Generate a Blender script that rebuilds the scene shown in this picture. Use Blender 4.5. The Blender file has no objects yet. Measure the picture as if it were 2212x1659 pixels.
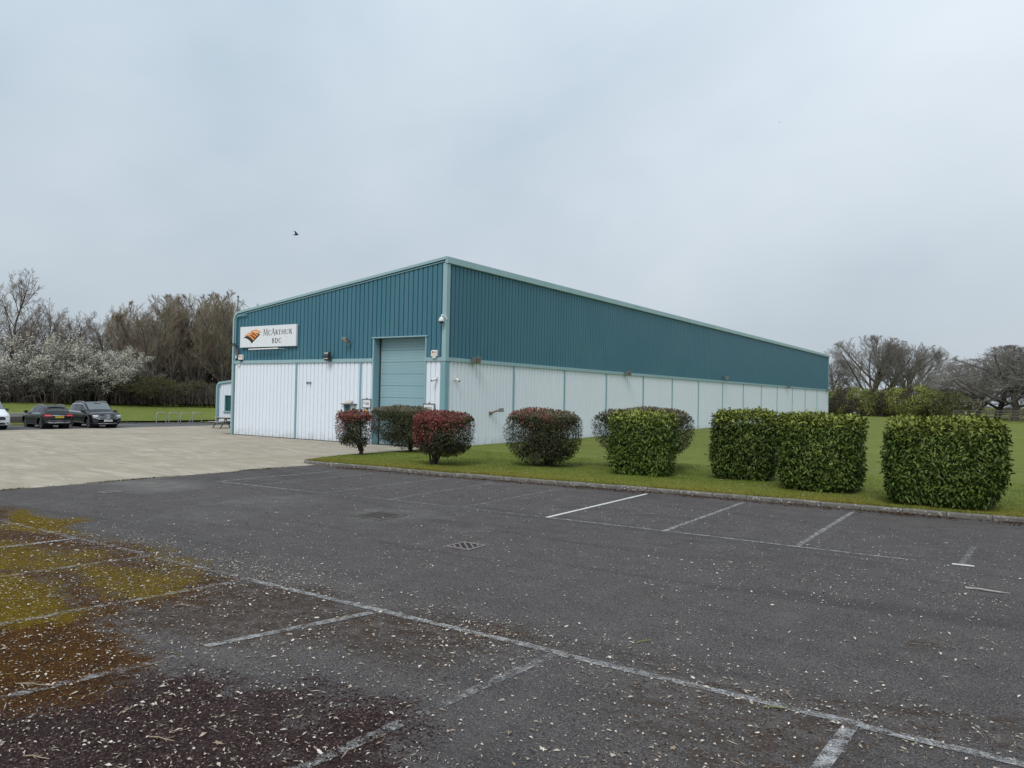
import bpy, math, random
import numpy as np
from mathutils import Vector, Matrix
random.seed(7); rng = np.random.default_rng(7)
D = bpy.data; scene = bpy.context.scene; COL = scene.collection
rad = math.radians

# ---------------------------------------------------------------- camera
H = 2.6; FPX = 1644.7; CX, CY = 1106.0, 829.5          # focal length in units of a 2212 px wide photo
YAW, PITCH, ROLL = rad(-34.209), rad(0.951), rad(1.114)
_f = np.array([math.sin(YAW)*math.cos(PITCH), math.cos(YAW)*math.cos(PITCH), math.sin(PITCH)])
_r0 = np.array([math.cos(YAW), -math.sin(YAW), 0.0]); _u0 = np.cross(_r0, _f)
_r = _r0*math.cos(ROLL)+_u0*math.sin(ROLL); _u = -_r0*math.sin(ROLL)+_u0*math.cos(ROLL)
cam = D.cameras.new('camera'); cam.sensor_width = 36; cam.lens = FPX/2212*36
cam.clip_start = .1; cam.clip_end = 5000
camo = D.objects.new('camera', cam); COL.objects.link(camo)
camo.matrix_world = Matrix(((_r[0], _u[0], -_f[0], 0), (_r[1], _u[1], -_f[1], 0), (_r[2], _u[2], -_f[2], H), (0, 0, 0, 1)))
scene.camera = camo

# ---------------------------------------------------------------- world, sun, exposure
W_ = D.worlds.new('World'); scene.world = W_; W_.use_nodes = True
nt = W_.node_tree; nt.nodes.clear(); N = nt.nodes.new; LK = nt.links.new
SUN_EL, SUN_AZ = rad(50), rad(165)                      # azimuth clockwise from +Y
sky = N('ShaderNodeTexSky'); sky.sky_type = 'NISHITA'; sky.sun_disc = False
sky.sun_elevation = SUN_EL; sky.sun_rotation = SUN_AZ; sky.air_density = 1.2; sky.dust_density = 3
b1 = N('ShaderNodeBackground'); b1.inputs[1].default_value = .1; LK(sky.outputs[0], b1.inputs[0])
tc = N('ShaderNodeTexCoord'); mp = N('ShaderNodeMapping'); mp.inputs['Scale'].default_value = (1, 1, 1.5)
LK(tc.outputs['Generated'], mp.inputs[0])
n1 = N('ShaderNodeTexNoise'); n1.inputs['Scale'].default_value = 1.35; n1.inputs['Detail'].default_value = 5
n1.inputs['Roughness'].default_value = .5; n1.inputs['Distortion'].default_value = .15; LK(mp.outputs[0], n1.inputs['Vector'])
cr = N('ShaderNodeValToRGB'); cr.color_ramp.elements[0].position = .33; cr.color_ramp.elements[1].position = .68
cr.color_ramp.elements[0].color = (.365, .44, .505, 1); cr.color_ramp.elements[1].color = (.552, .606, .660, 1)
LK(n1.outputs[0], cr.inputs[0])
sp = N('ShaderNodeSeparateXYZ'); LK(tc.outputs['Generated'], sp.inputs[0])
mr = N('ShaderNodeMapRange'); mr.inputs[1].default_value = 0; mr.inputs[2].default_value = 1
mr.inputs[3].default_value = .90; mr.inputs[4].default_value = 1.8; LK(sp.outputs[2], mr.inputs[0])
vm = N('ShaderNodeVectorMath'); vm.operation = 'SCALE'; LK(cr.outputs[0], vm.inputs[0]); LK(mr.outputs[0], vm.inputs[3])
b2 = N('ShaderNodeBackground'); b2.inputs[1].default_value = 1.0; LK(vm.outputs[0], b2.inputs[0])
ms = N('ShaderNodeMixShader'); ms.inputs[0].default_value = .93; LK(b1.outputs[0], ms.inputs[1]); LK(b2.outputs[0], ms.inputs[2])
wo = N('ShaderNodeOutputWorld'); LK(ms.outputs[0], wo.inputs[0])
sl = D.lights.new('sun', 'SUN'); sl.energy = 1.5; sl.angle = rad(25); sl.color = (1, .97, .92)
so = D.objects.new('sun', sl); COL.objects.link(so)
sd = Vector((math.sin(SUN_AZ)*math.cos(SUN_EL), math.cos(SUN_AZ)*math.cos(SUN_EL), math.sin(SUN_EL)))
so.rotation_euler = sd.to_track_quat('Z', 'Y').to_euler(); so.location = (0, -20, 40)
vs = scene.view_settings; vs.view_transform = 'Standard'; vs.look = 'None'; vs.gamma = 1; vs.exposure = 0.24
vs.use_curve_mapping = False

# ---------------------------------------------------------------- pixel helpers (photo directions to points on real surfaces)
def ray(x, y): return _r*(x-CX)/FPX-_u*(y-CY)/FPX+_f
def gnd(x, y, z=0.0):
    d = ray(x, y); t = -(H-z)/d[2]; return Vector((d[0]*t, d[1]*t, z))
def far(x, y, dist):
    d = ray(x, y); d = d/math.hypot(d[0], d[1]); return Vector((d[0]*dist, d[1]*dist, H+d[2]*dist))
def depth_of(p): return float((np.array(p)-[0, 0, H])@_f)

# ---------------------------------------------------------------- object helpers
def tag(o, label=None, cat=None, group=None, kind=None):
    if label: o['label'] = label
    if cat: o['category'] = cat
    if group: o['group'] = group
    if kind: o['kind'] = kind
    return o
def empty(name, loc=(0, 0, 0), rz=0, parent=None):
    o = D.objects.new(name, None); COL.objects.link(o); o.location = loc; o.rotation_euler = (0, 0, rz)
    o.empty_display_size = .2; o.parent = parent; return o
def thing(name, label, cat, loc=(0, 0, 0), rz=0, group=None): return tag(empty(name, loc, rz), label, cat, group)
def link(name, me, mat=None, parent=None, loc=None):
    o = D.objects.new(name, me); COL.objects.link(o); o.parent = parent
    if mat is not None and not me.materials: me.materials.append(mat)
    if loc is not None: o.location = loc
    return o
class MB:
    def __init__(s): s.v = []; s.f = []; s.sm = []
    def add(s, vs_, fs, smooth=False):
        b = len(s.v); s.v += [tuple(q) for q in vs_]; s.f += [tuple(i+b for i in q) for q in fs]; s.sm += [smooth]*len(fs); return s
    def box(s, a, b):
        x0, y0, z0 = a; x1, y1, z1 = b
        return s.add([(x0, y0, z0), (x1, y0, z0), (x1, y1, z0), (x0, y1, z0), (x0, y0, z1), (x1, y0, z1), (x1, y1, z1), (x0, y1, z1)],
                     [(0, 3, 2, 1), (4, 5, 6, 7), (0, 1, 5, 4), (1, 2, 6, 5), (2, 3, 7, 6), (3, 0, 4, 7)])
    def bevbox(s, a, b, c=.01):
        x0, y0, z0 = a; x1, y1, z1 = b
        ring = lambda z, k: [(x0+k, y0+k, z), (x1-k, y0+k, z), (x1-k, y1-k, z), (x0+k, y1-k, z)]
        vs_ = ring(z0, 0)+ring(z1-c, 0)+ring(z1, c)
        fs = [(3, 2, 1, 0), (8, 9, 10, 11)]
        for k in (0, 4):
            for i in range(4): j = (i+1) % 4; fs.append((k+i, k+j, k+4+j, k+4+i))
        return s.add(vs_, fs)
    def obox(s, p0, p1, w, t, up=(0, 0, 1)):            # bar from p0 to p1, width w, thickness t along up
        p0 = Vector(p0); p1 = Vector(p1); d = (p1-p0).normalized(); u = Vector(up)
        sd_ = d.cross(u)
        if sd_.length < 1e-4: sd_ = d.cross(Vector((1, 0, 0)))
        sd_.normalize(); u = sd_.cross(d).normalized()
        q = [p+sd_*a*w/2+u*b*t/2 for p in (p0, p1) for a, b in ((-1, -1), (1, -1), (1, 1), (-1, 1))]
        return s.add(q, [(3, 2, 1, 0), (4, 5, 6, 7), (0, 1, 5, 4), (1, 2, 6, 5), (2, 3, 7, 6), (3, 0, 4, 7)])
    def tube(s, pts, r, n=8, smooth=True):
        pts = [Vector(q) for q in pts]; rs = r if isinstance(r, (list, tuple)) else [r]*len(pts); rings = []
        ref = None
        for i, q in enumerate(pts):
            d = (pts[min(i+1, len(pts)-1)]-pts[max(i-1, 0)]).normalized()
            if ref is None: ref = d.orthogonal().normalized()
            ref = (ref-d*ref.dot(d)).normalized(); b = d.cross(ref)
            rings.append([q+(ref*math.cos(2*math.pi*k/n)+b*math.sin(2*math.pi*k/n))*rs[i] for k in range(n)])
        vs_ = [v for g in rings for v in g]; fs = []
        for i in range(len(pts)-1):
            for k in range(n): fs.append((i*n+k, i*n+(k+1) % n, (i+1)*n+(k+1) % n, (i+1)*n+k))
        s.add(vs_, fs, smooth); m = len(pts)-1
        s.add(rings[0], [tuple(range(n))[::-1]]); return s.add(rings[m], [tuple(range(n))])
    def lathe(s, prof, n=20, axis='z', c=(0, 0, 0), smooth=True):   # prof: (r, h)
        vs_ = []
        for r_, h_ in prof:
            for k in range(n):
                a = 2*math.pi*k/n; x, y = r_*math.cos(a), r_*math.sin(a)
                p = {'z': (x, y, h_), 'y': (x, h_, y), 'x': (h_, x, y)}[axis]; vs_.append((p[0]+c[0], p[1]+c[1], p[2]+c[2]))
        fs = []
        for i in range(len(prof)-1):
            for k in range(n): fs.append((i*n+k, i*n+(k+1) % n, (i+1)*n+(k+1) % n, (i+1)*n+k))
        return s.add(vs_, fs, smooth)
    def prism(s, poly, y0, y1, plane='xz'):             # poly in plane, extruded along the third axis
        n = len(poly); mk = {'xz': lambda p, t: (p[0], t, p[1]), 'xy': lambda p, t: (p[0], p[1], t), 'yz': lambda p, t: (t, p[0], p[1])}[plane]
        vs_ = [mk(p, y0) for p in poly]+[mk(p, y1) for p in poly]
        return s.add(vs_, [tuple(range(n)), tuple(range(2*n-1, n-1, -1))]+[(i, (i+n), (i+1) % n+n, (i+1) % n) for i in range(n)])
    def mesh(s, name):
        me = D.meshes.new(name); me.from_pydata(s.v, [], s.f); me.polygons.foreach_set('use_smooth', s.sm); me.update(); return me
    def build(s, name, mat, parent=None, loc=None): return link(name, s.mesh(name), mat, parent, loc)
def np_mesh(name, V, F, smooth=False):
    me = D.meshes.new(name); V = np.asarray(V, np.float32); F = np.asarray(F, np.int32); k = F.shape[1]
    me.vertices.add(len(V)); me.vertices.foreach_set('co', V.ravel()); me.loops.add(F.size); me.loops.foreach_set('vertex_index', F.ravel())
    me.polygons.add(len(F)); me.polygons.foreach_set('loop_start', np.arange(0, F.size, k, dtype=np.int32))
    me.polygons.foreach_set('loop_total', np.full(len(F), k, np.int32)); me.update(); me.validate()
    if smooth: me.polygons.foreach_set('use_smooth', np.ones(len(F), bool))
    return me
def set_col(me, C, name='Col'):
    a = me.color_attributes.new(name, 'FLOAT_COLOR', 'POINT'); C = np.c_[C, np.ones(len(C))].astype(np.float32); a.data.foreach_set('color', C.ravel())

# ---------------------------------------------------------------- materials
def srgb(r, g, b): return tuple((c/255/12.92 if c/255 <= .04045 else ((c/255+.055)/1.055)**2.4) for c in (r, g, b))
MATS = {}
def mat(name, col, rough=.6, var=.12, scale=6.0, metal=0.0, bump=0.0, bscale=40.0, spec=.5, attr=None, coat=0.0, col2=None, detail=4):
    if name in MATS: return MATS[name]
    m = D.materials.new(name); m.use_nodes = True; t = m.node_tree; p = t.nodes['Principled BSDF']
    p.inputs['Roughness'].default_value = rough; p.inputs['Metallic'].default_value = metal; p.inputs['Specular IOR Level'].default_value = spec
    p.inputs['Coat Weight'].default_value = coat; p.inputs['Coat Roughness'].default_value = .05
    tcn = t.nodes.new('ShaderNodeTexCoord'); nz = t.nodes.new('ShaderNodeTexNoise'); nz.inputs['Scale'].default_value = scale; nz.inputs['Detail'].default_value = detail
    t.links.new(tcn.outputs['Object'], nz.inputs['Vector'])
    mx = t.nodes.new('ShaderNodeMix'); mx.data_type = 'RGBA'
    rm = t.nodes.new('ShaderNodeMapRange'); rm.inputs[1].default_value = .3; rm.inputs[2].default_value = .7
    t.links.new(nz.outputs[0], rm.inputs[0]); t.links.new(rm.outputs[0], mx.inputs[0])
    if attr:
        at = t.nodes.new('ShaderNodeAttribute'); at.attribute_name = attr
        for i, k in ((6, 1-var), (7, 1+var)):
            sc = t.nodes.new('ShaderNodeVectorMath'); sc.operation = 'SCALE'; sc.inputs[3].default_value = k
            t.links.new(at.outputs[0], sc.inputs[0]); t.links.new(sc.outputs[0], mx.inputs[i])
    else:
        c2 = col2 or tuple(min(1, c*(1+var)) for c in col); c1 = col if col2 else tuple(c*(1-var) for c in col)
        mx.inputs[6].default_value = (*c1, 1); mx.inputs[7].default_value = (*c2, 1)
    t.links.new(mx.outputs[2], p.inputs['Base Color'])
    if bump:
        nb = t.nodes.new('ShaderNodeTexNoise'); nb.inputs['Scale'].default_value = bscale; nb.inputs['Detail'].default_value = 3
        t.links.new(tcn.outputs['Object'], nb.inputs['Vector']); bp = t.nodes.new('ShaderNodeBump'); bp.inputs['Strength'].default_value = bump
        bp.inputs['Distance'].default_value = .02; t.links.new(nb.outputs[0], bp.inputs['Height']); t.links.new(bp.outputs[0], p.inputs['Normal'])
    MATS[name] = m; return m
class NG:                                                # tiny node-graph helper
    def __init__(s, name): s.m = D.materials.new(name); s.m.use_nodes = True; s.t = s.m.node_tree; s.p = s.t.nodes['Principled BSDF']; s.o = s.t.nodes.new('ShaderNodeTexCoord').outputs['Object']
    def set(s, sock, v):
        if hasattr(v, 'links'): s.t.links.new(v, sock)
        else: sock.default_value = v if not (isinstance(v, tuple) and len(v) == 3 and sock.type == 'RGBA') else (*v, 1)
    def noise(s, scale, detail=4, rough=.55, dist=0, vec=None):
        n = s.t.nodes.new('ShaderNodeTexNoise'); n.inputs['Scale'].default_value = scale; n.inputs['Detail'].default_value = detail
        n.inputs['Roughness'].default_value = rough; n.inputs['Distortion'].default_value = dist; s.set(n.inputs['Vector'], vec or s.o); return n.outputs[0]
    def vor(s, scale, vec=None, out='Distance'):
        n = s.t.nodes.new('ShaderNodeTexVoronoi'); n.inputs['Scale'].default_value = scale; s.set(n.inputs['Vector'], vec or s.o); return n.outputs[out]
    def mapv(s, sc, rot=(0, 0, 0)):
        n = s.t.nodes.new('ShaderNodeMapping'); n.inputs['Scale'].default_value = sc; n.inputs['Rotation'].default_value = rot; s.set(n.inputs[0], s.o); return n.outputs[0]
    def rng(s, v, a, b, c=0, d=1):
        n = s.t.nodes.new('ShaderNodeMapRange'); s.set(n.inputs[0], v)
        for i, k in enumerate((a, b, c, d)): n.inputs[i+1].default_value = k
        return n.outputs[0]
    def mix(s, f, a, b):
        n = s.t.nodes.new('ShaderNodeMix'); n.data_type = 'RGBA'; s.set(n.inputs[0], f); s.set(n.inputs[6], a); s.set(n.inputs[7], b); return n.outputs[2]
    def math(s, op, a, b=0.0):
        n = s.t.nodes.new('ShaderNodeMath'); n.operation = op; s.set(n.inputs[0], a); s.set(n.inputs[1], b); return n.outputs[0]
    def attr(s, name, out='Fac'):
        n = s.t.nodes.new('ShaderNodeAttribute'); n.attribute_name = name; return n.outputs[out]
    def bump(s, hgt, st, dist=.01):
        n = s.t.nodes.new('ShaderNodeBump'); n.inputs['Strength'].default_value = st; n.inputs['Distance'].default_value = dist; s.set(n.inputs['Height'], hgt); s.t.links.new(n.outputs[0], s.p.inputs['Normal'])
    def done(s, col, rough=.8): s.set(s.p.inputs['Base Color'], col); s.set(s.p.inputs['Roughness'], rough); MATS[s.m.name] = s.m; return s.m
def cladding_mat(name, c, dirt, rough=.42):
    g = NG(name); streak = g.noise(1.0, 4, .6, 0, g.mapv((2.2, 2.2, .16)))
    big = g.noise(.25, 3); f = g.math('ADD', g.math('MULTIPLY', g.rng(streak, .35, .75), .55), g.math('MULTIPLY', g.rng(big, .35, .7), .45))
    g.p.inputs['Specular IOR Level'].default_value = .3; sx = g.t.nodes.new('ShaderNodeSeparateXYZ'); g.t.links.new(g.o, sx.inputs[0])
    spl = g.math('MULTIPLY', g.rng(sx.outputs[2], .0, .55, 1, 0), g.rng(g.noise(2.4, 5, .7), .38, .68, 0, .45)); spot = g.rng(g.noise(.9, 5, .7, 0, g.mapv((1.6, 1.6, .25))), .62, .78, 0, .22)
    base_ = g.mix(spl, g.mix(f, c, dirt), (.22, .21, .15)); base_ = g.mix(spot, base_, tuple(k*.62 for k in dirt)); return g.done(base_, g.rng(streak, .3, .7, rough-.06, rough+.12))
M_TEAL = cladding_mat('teal_cladding', (.047, .150, .205), (.074, .184, .236), .5)
M_WHITE = cladding_mat('white_cladding', (.765, .815, .875), (.715, .765, .825))
M_TRIM = cladding_mat('pale_teal_trim', (.30, .445, .475), (.26, .39, .42))
M_TRIMD = cladding_mat('teal_trim_lower', (.215, .37, .415), (.18, .325, .37))
M_DOOR = cladding_mat('roller_door_paint', (.275, .42, .465), (.245, .38, .425), .5)
M_SIGN = mat('sign_white', (.72, .75, .78), .45, .03)
M_BLACK = mat('black_print', (.012, .013, .018), .5, .1)
M_ORANGE = mat('orange_print', srgb(222, 138, 60), .5, .05)
M_PEACH = mat('peach_print', srgb(236, 178, 130), .5, .05)
M_PLASTW = mat('white_plastic', (.7, .7, .68), .45, .05)
M_GREYM = mat('grey_metal', (.17, .18, .19), .45, .15, metal=.3)
M_GALV = mat('galvanised_steel', (.42, .44, .45), .42, .12, metal=.6)
M_DARK = mat('dark_metal', (.035, .037, .04), .5, .15)
M_LAMP = mat('floodlight_glass', (.42, .40, .35), .25, .1)
M_RUST = mat('weathered_metal', (.20, .15, .11), .7, .3, 20)
M_GLASS = mat('dark_glass', (.02, .05, .055), .08, .1, spec=.8)
M_WGLASS = mat('green_glass', (.015, .085, .085), .08, .15, 2, spec=.8)
M_INT = mat('dark_void', (.01, .01, .011), .9, .1)
M_YEL = mat('warning_yellow', srgb(235, 190, 40), .5, .05)
M_RED = mat('warning_red', srgb(200, 70, 40), .5, .05)
M_WOOD = mat('weathered_wood', (.11, .095, .085), .85, .3, 12)
M_WOODP = mat('pale_weathered_wood', (.33, .31, .29), .85, .2, 12)
M_IRON = mat('cast_iron', (.125, .098, .09), .85, .35, 30, bump=.3, bscale=120, spec=.2)
M_BARK = mat('bark_brown', (.10, .083, .068), .95, .35, 3)
M_BARKG = mat('bark_grey', (.115, .103, .092), .95, .3, 3)
M_TWIGO = mat('twig_olive', (.26, .212, .15), .95, .3, .6)
M_TWIGB = mat('twig_brown', (.24, .198, .165), .95, .3, .6)
M_TWIGG = mat('twig_grey', (.25, .228, .21), .95, .3, .6)
M_THICK = mat('bramble_dark', (.095, .078, .066), .95, .4, .8)
M_STEM = mat('shrub_stem', (.045, .034, .028), .95, .3, 12)
M_LEAFC = mat('leaf_colour', (0, 0, 0), .5, .18, 3, attr='Col', spec=.2)
M_LEAFM = mat('leaf_matt', (0, 0, 0), .75, .2, 3, attr='Col', spec=.12)
M_DRY = mat('dry_leaf', (0, 0, 0), .8, .2, 30, attr='Col', spec=.3)

# asphalt with moss, dirt and dry leaf dust
g = NG('asphalt')
big = g.noise(.35, 4, .6); mid = g.noise(2.2, 6, .7); agg = g.vor(55); agc = g.noise(52, 3, .7); fine = g.noise(17, 6, .8)
base = g.mix(g.rng(big, .3, .7), (.064, .058, .0585), (.088, .080, .079)); base = g.mix(g.rng(mid, .40, .66, 0, .75), base, (.118, .108, .104))
base = g.mix(g.rng(fine, .47, .62, 0, .75), base, (.025, .021, .023)); base = g.mix(g.rng(agc, .50, .66, 0, .85), base, (.245, .228, .215))
track = g.noise(.8, 5, .6, 1.5, g.mapv((.12, 1.1, 1), (0, 0, .12))); base = g.mix(g.rng(track, .52, .68, 0, .4), base, (.045, .042, .044))
pale = g.rng(g.noise(.55, 4, .6, .8, g.mapv((1, .5, 1), (0, 0, .5))), .58, .8, 0, .4); base = g.mix(pale, base, (.165, .154, .147))
base = g.mix(g.math('MULTIPLY', g.attr('Pale'), g.rng(mid, .3, .6, .2, 1)), base, (.20, .19, .175))
tuft = g.noise(4.5, 6, .8); tuft2 = g.noise(30, 4, .75)
def moss(attr, lo): return g.rng(g.math('ADD', g.attr(attr), g.math('MULTIPLY', g.math('SUBTRACT', g.math('ADD', tuft, g.math('MULTIPLY', tuft2, .8)), .92), 1.7)), lo, lo+.20)
dirt = g.mix(g.rng(tuft2, .35, .65), (.024, .015, .011), (.085, .058, .042)); base = g.mix(g.math('MULTIPLY', moss('Dirt', .42), .85), base, dirt)
dark = g.mix(g.rng(tuft2, .38, .66), (.012, .005, .005), (.070, .042, .038)); base = g.mix(g.math('MULTIPLY', moss('Dark', .38), .93), base, dark)
rust = g.mix(g.rng(tuft2, .3, .7), (.036, .012, .001), (.100, .040, .001)); rust = g.mix(g.rng(g.noise(2.1, 6, .75), .45, .62, 0, .8), rust, g.mix(g.rng(tuft2, .35, .65), (.013, .006, .004), (.060, .030, .012))); base = g.mix(g.math('MULTIPLY', moss('Rust', .32), .96), base, rust)
mv = g.noise(1.3, 6, .75); grn = g.mix(g.rng(tuft2, .3, .7), (.060, .036, .001), (.195, .130, .002)); grn = g.mix(g.rng(mv, .42, .66, 0, .75), grn, g.mix(g.rng(tuft2, .35, .65), (.030, .014, .002), (.120, .062, .003))); base = g.mix(g.math('MULTIPLY', moss('Moss', .36), .95), base, grn)
hgt = g.math('ADD', g.math('MULTIPLY', agg, .8), g.math('ADD', g.math('MULTIPLY', tuft2, 1.0), fine)); g.bump(hgt, 1.0, .015)
M_ASPH = g.done(base, .92); g.p.inputs['Specular IOR Level'].default_value = .12
g = NG('asphalt_plain'); M_ASPH2 = g.done(g.mix(g.rng(g.noise(1.2, 5, .6), .3, .7), (.062, .061, .064), (.10, .098, .096)), .9)
# worn white paint
def paint(name, lo, hi, c=(.52, .52, .53)):
    g = NG(name); w = g.math('ADD', g.math('MULTIPLY', g.noise(7, 5, .7), .55), g.math('MULTIPLY', g.noise(60, 3, .75), .5))
    tr = g.t.nodes.new('ShaderNodeBsdfTransparent'); mxs = g.t.nodes.new('ShaderNodeMixShader'); g.set(mxs.inputs[0], g.rng(w, lo, hi)); out = g.t.nodes['Material Output']
    g.t.links.new(tr.outputs[0], mxs.inputs[1]); g.t.links.new(g.p.outputs[0], mxs.inputs[2]); g.t.links.new(mxs.outputs[0], out.inputs[0])
    return g.done(g.mix(g.rng(g.noise(35, 4), .3, .7), c, tuple(k*.7 for k in c)), .8)
M_PAINT = paint('worn_paint', .46, .62, (.40, .40, .40)); M_PAINTF = paint('faded_paint', .505, .69, (.42, .42, .42)); M_PAINTB = paint('fresh_paint', .34, .50, (.62, .62, .62))
# concrete yard
g = NG('yard_concrete')
sw = g.noise(.16, 3, .5, 2.2); bandn = g.noise(2.0, 5, .65, 1.2, g.mapv((.16, .9, 1), (0, 0, .25))); arcs = g.noise(1.1, 4, .6, 3.5, g.mapv((.25, .6, 1), (0, 0, -.3)))
c = g.mix(g.rng(sw, .3, .7), (.32, .275, .212), (.40, .352, .28)); c = g.mix(g.rng(bandn, .42, .68, 0, .42), c, (.20, .175, .14)); c = g.mix(g.rng(arcs, .52, .66, 0, .45), c, (.50, .465, .39))
c = g.mix(g.rng(g.noise(12, 4, .7), .5, .75, 0, .35), c, (.20, .18, .155)); c = g.mix(g.rng(g.noise(.5, 2, .5, 1), .6, .75, 0, .3), c, (.31, .235, .18)); wv = g.t.nodes.new('ShaderNodeTexWave'); wv.wave_type = 'RINGS'; wv.inputs['Scale'].default_value = .5; wv.inputs['Distortion'].default_value = 9; wv.inputs['Detail'].default_value = 3; wv.inputs['Detail Scale'].default_value = .5; g.set(wv.inputs['Vector'], g.mapv((.35, .6, 1), (0, 0, .4)))
c = g.mix(g.math('MULTIPLY', g.rng(wv.outputs[1], .80, .97, 0, .2), g.rng(sw, .3, .6)), c, (.20, .172, .135)); M_CONC = g.done(c, .9); g.p.inputs['Specular IOR Level'].default_value = .2
# grass, kerb stone
g = NG('lawn_grass')
tcx = g.noise(.22, 4, .6, .6); gm = g.noise(2.2, 5, .7); gf = g.noise(26, 4, .75)
c = g.mix(g.rng(tcx, .35, .68), (.112, .155, .024), (.172, .207, .036)); c = g.mix(g.rng(g.noise(.9, 5, .7), .5, .66, 0, .55), c, (.075, .105, .018)); c = g.mix(g.rng(gm, .4, .66, 0, .75), c, (.22, .212, .052)); c = g.mix(g.rng(gf, .38, .7, 0, .6), c, (.062, .092, .016))
c = g.mix(g.math('MULTIPLY', g.attr('Moss'), g.rng(gm, .2, .6, .35, .9)), c, (.215, .175, .032)); g.bump(g.math('ADD', gf, g.noise(70, 3)), .8, .03); M_GRASS = g.done(c, .95); g.p.inputs['Specular IOR Level'].default_value = .2
g = NG('kerb_concrete')
c = g.mix(g.rng(g.noise(5, 5, .7), .3, .7), (.105, .096, .085), (.19, .178, .16)); lv = g.vor(13); lich = g.math('MULTIPLY', g.rng(lv, .36, .22), g.rng(g.noise(3.2, 3), .42, .55)); c = g.mix(g.math('MULTIPLY', lich, .9), c, (.42, .42, .38))
c = g.mix(g.rng(g.noise(40, 4, .7), .5, .7, 0, .6), c, (.05, .045, .04)); g.bump(g.noise(45, 4, .7), .6, .01); M_KERB = g.done(c, .95)

# ================================================================ SETTING
def vnoise(x, y, s, seed=0):                              # value noise 0..1
    r = np.random.default_rng(seed); T = r.random((64, 64)); x = np.asarray(x)*s; y = np.asarray(y)*s
    xi = np.floor(x).astype(int); yi = np.floor(y).astype(int); fx = x-xi; fy = y-yi; fx = fx*fx*(3-2*fx); fy = fy*fy*(3-2*fy)
    a = T[xi % 64, yi % 64]; b = T[(xi+1) % 64, yi % 64]; c = T[xi % 64, (yi+1) % 64]; d = T[(xi+1) % 64, (yi+1) % 64]
    return (a*(1-fx)+b*fx)*(1-fy)+(c*(1-fx)+d*fx)*fy
def fbm(x, y, s, seed=0): return (vnoise(x, y, s, seed)+.5*vnoise(x, y, s*2.1, seed+1)+.25*vnoise(x, y, s*4.3, seed+2))/1.75
def inpoly(px, py, poly):
    r = np.zeros(px.shape, bool); n = len(poly)
    for i in range(n):
        x1, y1 = poly[i]; x2, y2 = poly[(i+1) % n]
        with np.errstate(divide='ignore', invalid='ignore'):
            c = ((y1 > py) != (y2 > py)) & (px < (x2-x1)*(py-y1)/(y2-y1+1e-12)+x1)
        r ^= c
    return r
def grid_mesh(name, xs, ys, zf):
    X, Y = np.meshgrid(xs, ys); Z = zf(X, Y); V = np.stack([X, Y, Z], -1).reshape(-1, 3); nx, ny = len(xs), len(ys)
    i = np.arange(nx-1)[None, :]+np.arange(ny-1)[:, None]*nx; F = np.stack([i, i+1, i+nx+1, i+nx], -1).reshape(-1, 4)
    return np_mesh(name, V, F, True), V
def set_f(me, name, v): a = me.attributes.new(name, 'FLOAT', 'POINT'); a.data.foreach_set('value', np.asarray(v, np.float32).ravel())

# base ground sheet to the horizon
me, V = grid_mesh('ground', np.array([-1500, -400, -150, -60, 60, 150, 400, 1500.]), np.array([-1500, -200, 0, 100, 200, 400, 1500.]), lambda X, Y: X*0-.12)
set_f(me, 'Moss', np.zeros(len(V))); tag(link('ground', me, M_GRASS), kind='structure')

# car park asphalt, with moss / dirt masks traced on the ground
xs = np.r_[np.arange(-21.3, -18.2, .3), np.arange(-18.2, 3, .085), np.arange(3, 45, 1.5)]; ys = np.r_[np.arange(-16, 1.2, .8), np.arange(1.2, 9.4, .085), np.arange(9.4, 22, .3)]
me, V = grid_mesh('car_park', xs, ys, lambda X, Y: X*0)
gx, gy = V[:, 0], V[:, 1]
def mask(polys, warp=.5, soft=.12):
    out = np.zeros(len(gx)); K = 9
    for k in range(K):
        a = 2*math.pi*k/K; wx = gx+(fbm(gx, gy, .9, 11)-.5)*warp*2+math.cos(a)*soft*(1+k % 3); wy = gy+(fbm(gx, gy, .9, 31)-.5)*warp*2+math.sin(a)*soft*(1+k % 3)
        hit = np.zeros(len(gx))
        for poly, s in polys: hit = np.maximum(hit, inpoly(wx, wy, [tuple(gnd(*q)[:2]) for q in poly])*s)
        out += hit/K
    return out
moss_p = [([(0, 1100), (100, 1112), (250, 1168), (400, 1203), (500, 1236), (545, 1252), (400, 1226), (270, 1188), (180, 1160), (90, 1148), (0, 1140)], .85),
          ([(-150, 1180), (0, 1172), (90, 1170), (170, 1192), (210, 1208), (100, 1238), (0, 1222), (-150, 1230)], .8), ([(150, 1215), (350, 1228), (445, 1248), (400, 1272), (290, 1287), (220, 1272), (160, 1245)], .85),
          ([(-200, 1255), (0, 1240), (70, 1252), (130, 1295), (210, 1330), (160, 1350), (0, 1365), (-200, 1380)], .95)]
rust_p = [([(-200, 1080), (0, 1095), (110, 1112), (260, 1168), (420, 1208), (560, 1256), (450, 1290), (300, 1330), (0, 1340), (-250, 1340)], .52), ([(-200, 1330), (0, 1330), (220, 1325), (300, 1380), (355, 1428), (250, 1455), (100, 1500), (0, 1525), (-250, 1560)], .95), ([(0, 1130), (120, 1140), (230, 1180), (330, 1215), (450, 1260), (360, 1300), (200, 1280), (120, 1240), (0, 1250)], .55),
          ([(900, 1600), (1000, 1625), (1020, 1659), (930, 1690), (880, 1659)], .6), ([(760, 1545), (840, 1560), (830, 1600), (770, 1590)], .5)]
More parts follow.
